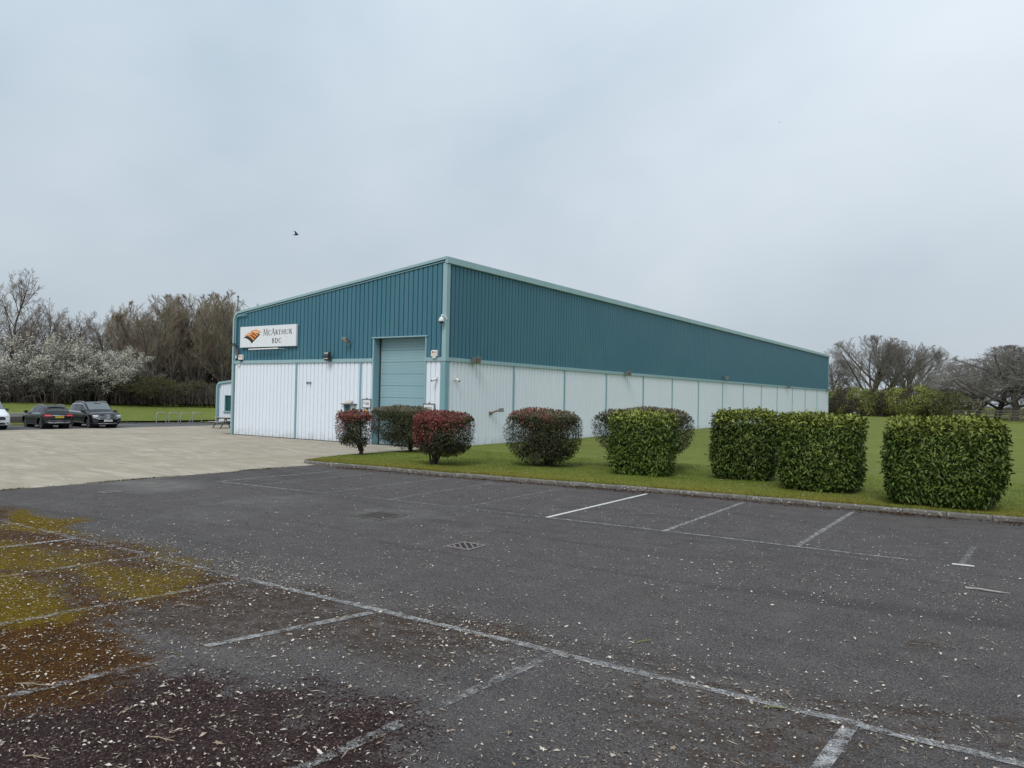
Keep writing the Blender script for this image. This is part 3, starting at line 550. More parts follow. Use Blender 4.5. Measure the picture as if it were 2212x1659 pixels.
# ---------------------------------------------------------------- things fixed to the walls
lb = thing('sign_light', 'thin white lamp bar on brackets under the company name board', 'lamp', W_(-13.5*K, 0, 4.67*K))
MB().obox((0, -.3, .02), (2.62, -.3, .04), .07, .07).build('lamp_tube', M_PLASTW, lb)
for x in (.35, 1.05, 1.55, 2.2): MB().obox((x, -.03, -.08), (x+.02, -.3, 0), .03, .03).build('bracket', M_GALV, lb)
MB().obox((2.62, -.3, .03), (2.95, -.02, .0), .03, .03).build('cable_arm', M_GALV, lb)
def floodlight(label, x, y, z, side='front', kind=0):
    rz = 0 if side == 'front' else math.pi/2
    o = thing('floodlight', label, 'floodlight', W_(x, y, z), rz, 'floodlights on the warehouse walls')
    if kind == 0:     # tall tilted head
        MB().obox((0, -.03, -.1), (0, -.2, -.05), .06, .06).build('bracket', M_GREYM, o)
        hd = MB().prism([(-.32, -.12), (-.12, -.16), (-.16, .3), (-.3, .34), (-.4, .1)], -.17, .17, 'yz').build('housing', M_DARK, o)
        MB().obox((0, -.36, -.06), (0, -.335, .3), .3, .012, (0, -1, .2)).build('lens', M_LAMP, hd)
    elif kind == 1:   # flat lamp on an arm
        MB().obox((.12, -.02, -.08), (-.05, -.3, -.06), .06, .06).build('bracket', M_GREYM, o)
        hd = MB().prism([(-.5, .12), (-.2, -.08), (-.16, -.02), (-.46, .2)], -.2, .16, 'yz').build('housing', M_GREYM, o)
        MB().obox((-.02, -.49, .10), (-.02, -.23, -.07), .28, .012, (0, -.5, -.8)).build('lens', M_LAMP, hd)
    else:             # bulkhead box
        hd = MB().prism([(-.08, -.12), (-.32, -.16), (-.38, .12), (-.3, .16), (-.08, .16)], -.2, .2, 'yz').build('housing', M_GREYM, o)
        MB().obox((0, -.36, -.15), (0, -.392, .10), .34, .012, (0, -1, 0)).build('lens', M_RUST if kind == 2 else M_LAMP, hd); MB().box((-.08, -.09, -.1), (.08, -.03, .1)).build('bracket', M_DARK, o)
    return o
floodlight('tilted floodlight on the teal band left of the big roller door', -7.33*K, -.04, 4.14*K, kind=0)
floodlight('flat floodlight on an arm high on the teal front wall', -6.0*K, -.0, 4.95*K, kind=1)
floodlight('weathered box floodlight on side wall band nearest the building corner', .05, 1.97*K, 4.07*K, 'side', 2)
floodlight('box floodlight on side wall band above the two red and green shrubs', .05, 18.2*K, 4.04*K, 'side', 2)
floodlight('white box lamp standing up above the middle of the side wall band', .05, 37.3*K, 4.36*K, 'side', 3)
floodlight('small box lamp on side wall band towards the far end', .05, 57.7*K, 4.02*K, 'side', 2)
floodlight('farthest small box lamp on side wall band at the far corner', .05, 77.0*K, 4.02*K, 'side', 2)
def alarm(label, x, z):
    o = thing('alarm_box', label, 'alarm box', W_(x, -.04, z), 0, 'alarm boxes on the front wall')
    b = MB().bevbox((-.18, -.13, -.15), (.18, 0, .15), .03).build('cover', M_PLASTW, o)
    MB().box((-.12, -.134, .02), (-.05, -.131, .09)).build('print', M_BLACK, b); MB().box((-.03, -.134, .03), (.13, -.131, .07)).build('print', M_RED, b); MB().box((-.1, -.134, -.07), (.08, -.131, -.04)).build('print', M_YEL, b)
    MB().box((-.1, -.12, -.24), (.1, -.02, -.15)).build('base', M_DARK if x < -5 else M_PLASTW, o)
alarm('white alarm box on teal front wall beside the corner', -.54*K, 4.28*K); alarm('white alarm box low on teal wall under the name board', -14.4*K, 4.28*K)
# dome camera on the corner
o = thing('dome_camera', 'white dome security camera on the building corner trim', 'camera', W_(.08, -.08, 5.7*K), -math.pi/4+0)
MB().tube([(0, .03, .1), (0, -.1, .28), (0, -.22, .3), (0, -.24, .18)], .03, 8).build('arm', M_PLASTW, o)
MB().lathe([(.01, .2), (.07, .18), (.12, .1), (.14, 0), (.13, -.02)], 16, c=(0, -.24, 0)).build('housing', M_PLASTW, o)
MB().lathe([(.12, -.02), (.11, -.08), (.07, -.12), (.005, -.14)], 16, c=(0, -.24, 0)).build('dome', M_GLASS, o)
def bullet(label, x, y, z, rz, m=M_PLASTW, L=.24, name='security_camera'):
    o = thing(name, label, 'camera', W_(x, y, z), rz)
    MB().box((-.06, -.05, -.06), (.06, 0, .1)).build('wall_box', m, o); MB().tube([(0, -.03, -.02), (.0, -.12, -.06), (-.03, -.14, -.02)], .025, 8).build('bracket', m, o)
    MB().tube([(.02, -.08, 0), (-.06, -.08-L, -.1)], .055, 10).build('barrel', m, o); MB().tube([(-.06, -.082-L, -.101), (-.063, -.1-L, -.104)], .045, 10).build('lens', M_DARK, o)
bullet('small white camera on white front wall between roller door and corner', -.45*K, -.01, 3.14*K, 0)
bullet('small white camera on white side wall just round the corner', .01, .7*K, 3.15*K, math.pi/2)
o = thing('vent_pipe', 'grey exhaust pipe stub with square end on white side wall', 'pipe', W_(.0, 3.6*K, 1.66*K), 0)
MB().tube([(-.02, -.12, -.1), (.1, -.1, -.06), (.25, .05, .03), (.42, .15, .07)], .05, 8).build('pipe', M_RUST, o); MB().obox((.4, .15, .07), (.6, .24, .1), .22, .2).build('hood', M_GREYM, o); MB().box((-.01, -.22, -.18), (.05, 0, .0)).build('flange', M_GREYM, o)
o = thing('loudspeaker', 'grey horn loudspeaker on a tall box at front wall left edge', 'loudspeaker', W_(-14.78*K, -.05, 4.2*K))
MB().box((-.1, -.1, 0), (.1, 0, .62)).build('column_box', M_GREYM, o); MB().lathe([(.04, 0), (.06, -.1), (.16, -.28), (.17, -.29)], 14, 'y', (.02, -.02, .78)).build('horn', M_GREYM, o); MB().box((-.04, -.13, .02), (.03, -.1, .2)).build('label_plate', M_PLASTW, o)
o = thing('sensor_pair', 'pair of small dark sensors on white front wall below band', 'sensor', W_(-8.92*K, -.0, 2.9*K))
for x in (-.14, .08): MB().bevbox((x, -.09, -.05), (x+.09, 0, .06), .01).build('sensor', M_GREYM, o)
o = thing('wall_light', 'tiny white wall light under band at the left end', 'lamp', W_(-14.65*K, -.0, 3.82*K))
MB().lathe([(.0, -.12), (.06, -.1), (.07, 0)], 10, 'y').build('shade', M_PLASTW, o); MB().box((-.05, -.03, -.02), (.05, 0, .14)).build('mount', M_PLASTW, o)
def notice(label, x, z, w, h_, marks):
    o = thing('notice_board', label, 'notice', W_(x, -.03, z), 0)
    fr = MB()
    for a, b in (((-w/2, -h_/2), (w/2, -h_/2+.04)), ((-w/2, h_/2-.04), (w/2, h_/2)), ((-w/2, -h_/2+.04), (-w/2+.04, h_/2-.04)), ((w/2-.04, -h_/2+.04), (w/2, h_/2-.04))): fr.box((a[0], -.06, a[1]), (b[0], 0, b[1]))
    fr.build('frame', M_GREYM, o); pn = MB().box((-w/2+.04, -.035, -h_/2+.04), (w/2-.04, -.012, h_/2-.04)).build('panel', M_SIGN, o)
    for (a, b, c, d) in marks: MB().box((a*w, -.038, b*h_), (c*w, -.0355, d*h_)).build('print', M_BLACK, pn)
    MB().box((-.02, -.05, h_/2), (.02, 0, h_/2+.06)).build('hanger', M_GREYM, o)
notice('white framed notice on front wall left of the roller door', -4.76*K, 1.94*K, .66, .47, [(-.3, -.05, -.25, .2), (-.34, -.1, -.22, -.05), (-.1, .05, .3, .1), (-.1, -.05, .25, 0), (-.1, -.15, .3, -.1)])
notice('white framed notice on front wall right of the roller door', -.84*K, 1.78*K, .72, .52, [(-.3, .05, .3, .12), (-.3, -.08, .25, -.02)])
o = thing('warning_sign', 'yellow triangular warning sign low beside the roller door', 'sign', W_(-4.74*K, -.03, 1.5*K))
MB().prism([(-.24, -.2), (.24, -.2), (0, .24)], -.022, -.0, 'xz').build('border', M_BLACK, o); MB().prism([(-.19, -.17), (.19, -.17), (0, .18)], -.026, -.0225, 'xz').build('face', M_YEL, o); MB().prism([(-.05, -.1), (.05, -.1), (.035, .06), (-.035, .06)], -.03, -.0265).build('symbol', M_BLACK, o); MB().box((-.22, -.02, -.4), (.22, 0, -.22)).build('text_plate', M_RED, o)
o = thing('door_notice', 'small white notice plate on wall left of the personnel door', 'notice', W_(-6.72*K, -.02, 1.58*K))
MB().box((-.17, -.02, -.05), (.17, 0, .06)).build('plate', M_SIGN, o); MB().box((-.14, -.02, -.42), (.14, 0, -.08)).build('panel', M_SIGN, o); MB().box((-.15, -.024, -.075), (.15, -.005, -.06)).build('edge', M_GREYM, o)
o = thing('door_lamp', 'cream box lamp above the personnel door canopy', 'lamp', W_(-5.93*K, -.02, PZ+.1)); MB().bevbox((-.2, -.14, -.03), (.2, 0, .08), .02).build('cover', mat('cream_plastic', (.62, .60, .48), .5, .05), o); MB().box((-.21, -.02, -.04), (.21, .0, .09)).build('back_plate', M_GREYM, o)
# mast with stays on the roof edge
o = thing('antenna_mast', 'thin aerial mast with wire stays above the left eave', 'mast', W_(-WW+.04, .12, ZL-.25))
MB().tube([(0, 0, -.0), (0, 0, 1.25)], .03, 6).build('pole', M_DARK, o); MB().lathe([(.0, 1.36), (.05, 1.33), (.055, 1.24), (.0, 1.22)], 8).build('head', M_DARK, o)
for a in ((1.05, .0, .13), (1.3, .5, .17)): MB().tube([(0, 0, 1.1), a], .012, 4).build('stay_wire', M_DARK, o)

# ---------------------------------------------------------------- low annex behind the left end
AX0, AX1, AY = -54.7, -39.78, 37.9; AW = AX1-AX0; AZ0, AZ1 = 3.15, 4.6
an = thing('office_annex', 'low white annex with curved pale teal eave and window', 'building', (AX0, AY, 0))
az = lambda x: AZ0+(AZ1-AZ0)*x/AW
def asheet(u0, u1, z0, zt): return ribbed(u0, u1, z0, zt, 'front').build('cladding_sheet', M_WHITE, an)
wx0, wx1, wz0, wz1 = .85, 2.85, .95, 2.28
asheet(.1, wx0, .02, az); asheet(wx0, wx1, .02, wz0); asheet(wx0, wx1, wz1, az); asheet(wx1, AW, .02, az)
wn = empty('window', (wx0, 0, wz0), 0, an); ww_, wh_ = wx1-wx0, wz1-wz0
MB().box((0, .12, 0), (ww_, .14, wh_)).build('pane', M_WGLASS, wn)
for a, b in (((0, 0, 0), (.06, .11, wh_)), ((ww_-.06, 0, 0), (ww_, .11, wh_)), ((.06, 0, wh_-.05), (ww_-.06, .11, wh_)), ((.06, 0, 0), (ww_-.06, .11, .06)), ((1.32, .02, .06), (1.38, .115, wh_-.05))): MB().box(a, b).build('frame', M_TRIMD, wn)
MB().box((-.08, -.1, -.06), (ww_+.08, .02, 0)).build('sill', M_TRIM, wn)
def apath(in_):
    R_ = .34-in_; c = (.36, AZ0-.30); ph = math.atan((AZ1-AZ0)/AW); q = [(AW, az(AW)-.02-in_)]
    for k in range(8): a = math.pi/2+ph+(math.pi/2-ph)*k/7; q.append((c[0]+R_*math.cos(a), c[1]+R_*math.sin(a)))
    q.append((c[0]-R_, 0)); return q
sweep(apath(0)[::-1], .16, .18, -.12).build('eave_trim', M_TRIM, an); MB().tube([(x, -.1, z) for x, z in apath(.13)[1:]], .045, 8).build('downpipe', M_TRIMD, an)
MB().box((0, .15, 0), (AW, 14, AZ0-.35)).build('side_wall', M_WHITE, an); MB().prism([(0, AZ0-.1), (AW, AZ1-.1), (AW, AZ1), (0, AZ0)], .08, 14).build('roof', M_TRIM, an)

# ================================================================ CARS
M_PAINTK = mat('car_paint_black', (.006, .007, .008), .22, .1, coat=.25, spec=.35); M_PAINTG = mat('car_paint_dark_grey', (.011, .013, .014), .25, .1, coat=.25, spec=.35); M_PAINTW = mat('car_paint_white', (.74, .76, .78), .3, .03, coat=.6)
M_TRIMK = mat('car_black_plastic', (.022, .022, .024), .6, .1); M_TYRE = mat('tyre', (.018, .018, .019), .85, .15); M_RIM = mat('alloy_rim', (.20, .20, .21), .35, .1, metal=.7); M_CHROME = mat('chrome', (.75, .76, .78), .16, .03, metal=.9)
M_CGLASS = mat('car_glass', (.10, .12, .13), .05, .1, spec=1.0); M_CGLASSD = mat('car_glass_dark', (.022, .025, .028), .06, .1, spec=.8); M_HEAD = mat('headlamp', (.62, .66, .68), .15, .1, metal=.4); M_TAIL = mat('tail_lamp', (.42, .02, .035), .2, .2); M_TAIL2 = mat('tail_lamp_bright', (.85, .25, .27), .2, .1)
M_PLY = mat('plate_yellow', (.75, .55, .06), .5, .03); M_PLW = mat('plate_white', (.75, .75, .74), .5, .03); M_SILV = mat('silver_plastic', (.36, .36, .37), .4, .08, metal=.4)
class Car:
    def __init__(s, root, keys, paint, wheel_x, wheel_r, track, bowf=.22, bowr=.12):
        s.root = root; s.k = np.array(keys, float); s.paint = paint; s.bf, s.br = bowf, bowr; s.wx = wheel_x; s.wr_ = wheel_r; s.tr = track
        s.x0, s.x1 = s.k[0, 0], s.k[-1, 0]
    def q(s, x): return [float(np.interp(x, s.k[:, 0], s.k[:, i])) for i in range(1, 6)]
    def ctrl(s, x):
        zt, zbelt, w, wr, zb = s.q(x); zbl = min(zbelt, zt-.05)
        return [(0, zb), (w*.86, zb), (w*.97, zb+.10), (w, (zb+zbl)*.5+.03), (w*.985, zbl-.06), (w*.955, zbl), (wr+.02, zt-.06), (wr*.86, zt-.008), (0, zt+.018)]
    def bow(s, x, y, w):
        t = min(1, abs(y)/max(w, .1)); L = s.x1
        if x > 0: k = np.clip((x-(s.x1-1.0))/1.0, 0, 1); return x-s.bf*t*t*k
        k = np.clip(((s.x0+.8)-x)/.8, 0, 1); return x+s.br*t*t*k
    def body(s):
        xs = np.unique(np.r_[np.linspace(s.x0, s.x1, 96), s.k[:, 0]]); rows = []
        for x in xs:
            c = s.ctrl(x); c = c+[(-a, b) for a, b in c[-2:0:-1]]
            for _ in range(1):
                n = len(c); c = [p for i in range(n) for p in ((c[i][0]*.78+c[(i+1) % n][0]*.22, c[i][1]*.78+c[(i+1) % n][1]*.22), (c[i][0]*.22+c[(i+1) % n][0]*.78, c[i][1]*.22+c[(i+1) % n][1]*.78))]
            w = s.q(x)[2]; rows.append([(s.bow(x, a, w), a, b) for a, b in c])
        m = len(rows[0]); mb = MB(); V = [v for r_ in rows for v in r_]; F = []
        for i in range(len(rows)-1):
            for k in range(m):
                f = (i*m+k, i*m+(k+1) % m, (i+1)*m+(k+1) % m, (i+1)*m+k); c = np.mean([V[j] for j in f], 0)
                if abs(c[1]) > .45 and any((c[0]-w)**2+(c[2]-s.wr_)**2 < (s.wr_+.055)**2 for w in s.wx): continue
                F.append(f)
        mb.add(V, F, True); mb.add(rows[0], [tuple(range(m))]); mb.add(rows[-1], [tuple(range(m))[::-1]]); o = mb.build('body', s.paint, s.root)
        MB().box((s.x0+.35, -.62, .22), (s.x1-.4, .62, .6)).build('underbody', M_INT, s.root)
        for wx in s.wx:
            for sg_ in (-1, 1):
                MB().lathe([(s.wr_+.07, .35), (s.wr_+.07, s.tr-.02)], 20, 'y', (wx, 0 if sg_ > 0 else -s.tr-.33, s.wr_)).build('wheel_liner', M_INT, s.root)
        return o
    def wheels(s, archm, spoke=10):
        for wx in s.wx:
            for sg_ in (-1, 1):
                o = empty('wheel', (wx, sg_*(s.tr), s.wr_), 0 if sg_ < 0 else math.pi, s.root); R_ = s.wr_; ri = R_*.72
                MB().lathe([(ri, .18), (R_*.94, .19), (R_, .15), (R_, -.0), (R_*.95, -.035), (ri+.02, -.035), (ri, -.02)], 24, 'y').build('tyre', M_TYRE, o)
                rb = MB().lathe([(ri, -.015), (ri-.03, -.02), (ri-.035, .08), (.02, .09)], 24, 'y')
                for k in range(spoke):
                    a = 2*math.pi*(k//2)/(spoke/2)+(.16 if k % 2 else -.16); rb.obox((.05*math.cos(a), -.01, .05*math.sin(a)), (ri*.97*math.cos(a), -.012, ri*.97*math.sin(a)), .045, .03, (0, 1, 0))
                rb.lathe([(.07, -.012), (.06, -.03), (.0, -.03)], 12, 'y'); rb.build('rim', M_RIM, o)
                yb = s.q(wx)[2]*1.0; mb = MB(); n = 16; vs_ = []
                for k in range(n+1):
                    a = math.pi*(-.06+1.12*k/n)
                    for rr, yy in ((R_+.035, -.02), (R_+.045, .012), (R_+.10, .010), (R_+.105, -.02)): vs_.append((wx+rr*math.cos(a), sg_*(yb+yy), R_+rr*math.sin(a)))
                mb.add(vs_, [(4*i+j, 4*(i+1)+j, 4*(i+1)+j+1, 4*i+j+1) for i in range(n) for j in range(3)], True); mb.build('arch_trim', archm, s.root)
    def side_patch(s, name, m, xa, xb, t0, t1, off=.010, sides=(-1, 1), parent=None, i0=5):
        for sg_ in sides:
            mb = MB(); n = 12; vs_ = []
            for i in range(n+1):
                x = xa+(xb-xa)*i/n; c = s.ctrl(x); a, b = c[i0], c[i0+1]
                for t in (t0, t1): vs_.append((x, sg_*(a[0]+(b[0]-a[0])*t+off), a[1]+(b[1]-a[1])*t))
            mb.add(vs_, [(2*i, 2*i+2, 2*i+3, 2*i+1) for i in range(n)], True); mb.build(name, m, parent or s.root)
    def top_patch(s, name, m, xa, xb, wfac=.90, off=.012):
        mb = MB(); n, k = 6, 8; vs_ = []
        for i in range(n+1):
            x = xa+(xb-xa)*i/n; zt, zbelt, w, wr, zb = s.q(x)
            for j in range(k+1):
                y = (j/k*2-1)*wr*wfac; f = abs(j/k*2-1); z = zt+.018-(.026*f*f)
                vs_.append((s.bow(x, y, w)+(off if xa > 0 else -off), y, z+off))
        mb.add(vs_, [(i*(k+1)+j, (i+1)*(k+1)+j, (i+1)*(k+1)+j+1, i*(k+1)+j+1) for i in range(n) for j in range(k)], True); return mb.build(name, m, s.root)
    def end_x(s, z, front=True):
        k = s.k if not front else s.k[::-1]; xs, zs = [], []
        for r_ in k:
            if zs and r_[1] <= zs[-1]: break
            xs.append(r_[0]); zs.append(r_[1])
        return float(np.interp(z, zs, xs))
    def end_patch(s, name, m, poly, front=True, off=.015, parent=None, sub=4):      # poly in (y, z) on the nose or tail
        sg_ = 1 if front else -1; mb = MB(); pts = []
        n = len(poly)
        for i in range(n):
            a, b = poly[i], poly[(i+1) % n]
            for j in range(sub): t = j/sub; pts.append((a[0]+(b[0]-a[0])*t, a[1]+(b[1]-a[1])*t))
        def P(y, z, o): x = s.end_x(z, front); return (s.bow(x, y, s.q(x)[2])+sg_*o, y, z)
        cy_, cz_ = sum(p[0] for p in pts)/len(pts), sum(p[1] for p in pts)/len(pts); N_ = len(pts)
        vs_ = [P(cy_, cz_, off)]+[P(*p, off) for p in pts]+[P(*p, off-.05) for p in pts]
        fs = [(0, 1+i, 1+(i+1) % N_) for i in range(N_)]+[(1+i, 1+N_+i, 1+N_+(i+1) % N_, 1+(i+1) % N_) for i in range(N_)]
        if front: fs = fs
        mb.add(vs_, fs); return mb.build(name, m, parent or s.root)
    def plate(s, text, m, y, z, front=True, w=.52, h_=.115, off=.03):
        sg_ = 1 if front else -1; x = s.bow(s.end_x(z, front), y, s.q(s.end_x(z, front))[2])+sg_*off
        o = MB().box((x-.008, y-w/2, z-h_/2), (x+.008, y+w/2, z+h_/2)).build('number_plate', m, s.root)
        cu = D.curves.new('plate_text', 'FONT'); cu.body = text; cu.size = .115; cu.align_x = 'CENTER'; cu.align_y = 'CENTER'; to = D.objects.new('t', cu); COL.objects.link(to)
        me_ = D.meshes.new_from_object(to); D.objects.remove(to); t = link('plate_lettering', me_, M_BLACK, o)
        me_.materials.clear(); me_.materials.append(M_BLACK); t.location = (x+sg_*.011, y, z); t.rotation_euler = (math.pi/2, 0, sg_*math.pi/2)
    def mirror(s, x, zb):
        for sg_ in (-1, 1):
            y = s.q(x)[2]*.97; o = MB().prism([(x-.08, zb), (x+.10, zb+.02), (x+.06, zb+.14), (x-.08, zb+.16)], y*sg_+(-.02 if sg_ > 0 else -.16), y*sg_+(.16 if sg_ > 0 else .02)).build('wing_mirror', s.paint if s.paint is not M_PAINTW else M_TRIMK, s.root)
            MB().box((x-.02, min(y*sg_, (y+.06)*sg_)-.02, zb-.02), (x+.04, max(y*sg_, (y+.06)*sg_)+.02, zb+.03)).build('mirror_stalk', M_TRIMK, o)
    def rails(s, xa, xb, m):
        for sg_ in (-1, 1):
            pts = []
            for i in range(9): x = xa+(xb-xa)*i/8; zt, _, w, wr, _ = s.q(x); pts.append((x, sg_*wr*.93, zt+(.035 if 0 < i < 8 else .0)))
            MB().tube(pts, .016, 6).build('roof_rail', m, s.root)
rect = lambda y, z, w, h_: [(y-w/2, z-h_/2), (y+w/2, z-h_/2), (y+w/2, z+h_/2), (y-w/2, z+h_/2)]
# --- black SUV seen from its front: columns x, top, belt, half width, roof half width, underside
o = thing('suv_car', 'black SUV with chrome grille facing the yard, rightmost parked car', 'car', (-52.35, 26.75, 0), rad(-7), 'cars parked beside the grass bank')
c = Car(o, [(-2.42, .72, .9, .86, .80, .34), (-2.36, 1.02, 1.0, .90, .80, .30), (-2.22, 1.16, 1.04, .93, .80, .27), (-1.82, 1.56, 1.04, .96, .72, .25), (-1.45, 1.65, 1.03, .98, .74, .25), (-.6, 1.70, 1.01, .99, .76, .25), (.1, 1.69, 1.0, .99, .76, .25), (.42, 1.62, .99, .99, .745, .25), (1.12, 1.16, .99, .98, .76, .25), (1.25, 1.10, .98, .98, .80, .25), (1.75, 1.06, .97, .97, .82, .25), (2.2, .98, .92, .94, .82, .25), (2.36, .86, .84, .91, .80, .26), (2.44, .66, .7, .87, .80, .30)], M_PAINTK, (-1.45, 1.45), .375, .83)
c.body(); c.wheels(M_TRIMK)
c.side_patch('side_window', M_CGLASSD, -1.85, -.72, .12, .88); c.side_patch('side_window', M_CGLASSD, -.64, .28, .12, .88); c.side_patch('quarter_window', M_CGLASSD, .33, .85, .15, .85)
c.side_patch('window_chrome', M_CHROME, -1.9, .95, .02, .10, .013); c.side_patch('window_chrome', M_CHROME, -1.9, .95, .90, .97, .013)
c.top_patch('windscreen', M_CGLASS, 1.08, .44); c.top_patch('rear_window', M_CGLASSD, -2.18, -1.85)
c.side_patch('sill_chrome', M_CHROME, -1.0, 1.0, .0, .12, .012, i0=2)
c.end_patch('grille', M_TRIMK, [(-.72, .60), (.72, .60), (.86, .72), (.60, .88), (-.60, .88), (-.86, .72)], off=.02)
for z, hw in ((.875, .62), (.80, .60), (.735, .60), (.665, .58), (.60, .5)): c.end_patch('chrome_bar', M_CHROME, rect(0, z, hw*2, .022), off=.03, sub=8)
for sg_ in (-1, 1):
    c.end_patch('headlamp', M_HEAD, [(sg_*.60, .76), (sg_*.84, .77), (sg_*.87, .88), (sg_*.60, .87)], off=.03)
    c.end_patch('chrome_bar', M_CHROME, [(sg_*.5, .60), (sg_*.53, .585), (sg_*.72, .70), (sg_*.88, .715), (sg_*.88, .735), (sg_*.70, .725)], off=.032)
    c.end_patch('air_intake', M_TRIMK, [(sg_*.55, .40), (sg_*.83, .42), (sg_*.85, .60), (sg_*.62, .56)], off=.02)
c.end_patch('lower_grille', M_INT, rect(0, .40, 1.0, .12), off=.02); c.end_patch('lower_chrome_bar', M_CHROME, rect(0, .325, 1.15, .03), off=.03, sub=8)
MB().lathe([(.085, 2.475), (.085, 2.45), (.06, 2.45), (.06, 2.475), (.085, 2.475)], 18, 'x', (-.02, 0, .765)).build('badge', M_CHROME, o)
MB().add([(2.452, y, .765+z) for y, z in ((-.06, .05), (-.045, .05), (-.02, -.03), (0, .02), (.02, -.03), (.045, .05), (.06, .05), (.025, -.055), (0, -.005), (-.025, -.055))], [(0, 1, 2, 9), (9, 2, 3, 8), (8, 3, 4, 7), (7, 4, 5, 6)]).build('badge_mark', M_CHROME, o)
c.plate('V10 RML', M_PLW, 0, .51, True); c.mirror(.92, 1.02); c.rails(-1.5, .25, M_CHROME)
MB().box((.38, -.2, 1.60), (.52, .2, 1.63)).build('sensor_housing', M_TRIMK, o)
# --- dark crossover seen from its rear
o = thing('crossover_car', 'dark grey crossover with red tail lamps, parked nose in beside the SUV', 'car', (-52.75, 23.95, 0), rad(174), 'cars parked beside the grass bank')
c = Car(o, [(-2.20, .66, .85, .80, .74, .36), (-2.14, .95, .95, .86, .74, .31), (-2.0, 1.06, .98, .88, .72, .27), (-1.62, 1.36, .98, .895, .60, .24), (-1.3, 1.45, .96, .90, .62, .22), (-.5, 1.49, .94, .90, .65, .22), (.1, 1.47, .92, .90, .66, .22), (.38, 1.41, .91, .90, .65, .22), (1.05, 1.03, .90, .89, .68, .22), (1.18, .98, .88, .89, .72, .22), (1.7, .92, .86, .87, .74, .22), (2.05, .80, .78, .84, .72, .23), (2.2, .60, .62, .78, .70, .28)], M_PAINTG, (-1.36, 1.34), .34, .76, .25, .16)
c.body(); c.wheels(M_TRIMK)
c.side_patch('side_window', M_CGLASSD, -1.05, -.3, .12, .86); c.side_patch('side_window', M_CGLASSD, -.22, .62, .12, .86); c.side_patch('quarter_window', M_CGLASSD, -1.5, -1.12, .2, .8)
c.top_patch('rear_window', M_CGLASSD, -1.98, -1.64, .92); c.top_patch('windscreen', M_CGLASS, 1.0, .42); c.side_patch('sill_trim', M_SILV, -.95, .95, .3, .75, .012, i0=1)
c.side_patch('window_chrome', M_CHROME, -1.5, .7, .02, .09, .013)
for sg_ in (-1, 1):
    t = c.end_patch('tail_lamp', M_TAIL, [(sg_*.40, .80), (sg_*.82, .78), (sg_*.845, .92), (sg_*.70, .94), (sg_*.42, .91)], False, .035)
    c.end_patch('lamp_strip', M_TAIL2, [(sg_*.45, .84), (sg_*.78, .83), (sg_*.78, .86), (sg_*.45, .875)], False, .042, t)
    c.end_patch('bumper_vent', M_INT, [(sg_*.62, .44), (sg_*.80, .45), (sg_*.80, .54), (sg_*.66, .52)], False, .02)
c.end_patch('chrome_bar', M_CHROME, rect(0, .865, .80, .035), False, .045, sub=8); c.end_patch('bumper', M_TRIMK, [(-.76, .40), (.76, .40), (.80, .60), (.55, .64), (-.55, .64), (-.80, .60)], False, .03, sub=8)
c.end_patch('skid_plate', M_SILV, [(-.58, .38), (.58, .38), (.70, .46), (-.70, .46)], False, .05, sub=8); c.end_patch('bumper_strip', M_SILV, rect(0, .535, 1.2, .02), False, .045, sub=8)
c.plate('K70 SAW', M_PLY, 0, .755, False, .5, .11, .04); c.mirror(.85, .95); c.rails(-1.3, .2, M_SILV)
MB().obox((-1.93, .02, 1.14), (-1.88, -.34, 1.16), .03, .02).build('rear_wiper', M_TRIMK, o); MB().box((-1.72, -.5, 1.425), (-1.5, .5, 1.445)).build('roof_spoiler', M_PAINTG, o)
# --- white van, cut by the left edge of the picture
o = thing('white_van', 'white panel van with black grille at the left edge', 'van', (-53.15, 20.45, 0), rad(-4), 'cars parked beside the grass bank')
c = Car(o, [(-2.21, 1.0, .95, .86, .78, .34), (-2.18, 1.72, 1.1, .90, .76, .28), (-2.08, 1.80, 1.1, .915, .77, .25), (-.5, 1.84, 1.1, .925, .78, .25), (.15, 1.82, 1.1, .925, .78, .25), (.45, 1.74, 1.1, .92, .77, .25), (1.25, 1.22, 1.08, .91, .80, .25), (1.4, 1.14, 1.04, .91, .82, .25), (1.85, 1.02, .94, .89, .80, .25), (2.08, .88, .85, .86, .76, .26), (2.18, .66, .7, .81, .74, .28), (2.21, .45, .55, .78, .70, .30)], M_PAINTW, (-1.33, 1.33), .325, .78)
c.body(); c.wheels(M_PAINTW, 12)
c.side_patch('side_window', M_CGLASSD, .1, 1.02, .1, .9); c.top_patch('windscreen', M_CGLASS, 1.22, .48, .95)
c.end_patch('grille', M_TRIMK, [(-.50, .60), (.50, .60), (.58, .70), (.48, .80), (-.48, .80), (-.58, .70)], off=.025, sub=6); c.end_patch('lower_grille', M_TRIMK, [(-.55, .33), (.55, .33), (.46, .43), (-.46, .43)], off=.02, sub=6)
for sg_ in (-1, 1): c.end_patch('headlamp', M_HEAD, [(sg_*.55, .80), (sg_*.76, .82), (sg_*.80, .98), (sg_*.74, .97)], off=.025); c.end_patch('fog_lamp', M_TRIMK, rect(sg_*.68, .42, .1, .06), off=.02)
c.plate('V008 BTW', M_PLW, 0, .51, True); c.mirror(.98, 1.12); c.top_patch('bonnet_logo', M_SILV, 1.72, 1.55, .35, .006)
MB().lathe([(.09, 2.19), (.09, 2.2), (.0, 2.205)], 16, 'x', (0, 0, .70)).build('badge', mat('badge_blue', (.03, .05, .12), .3), o)

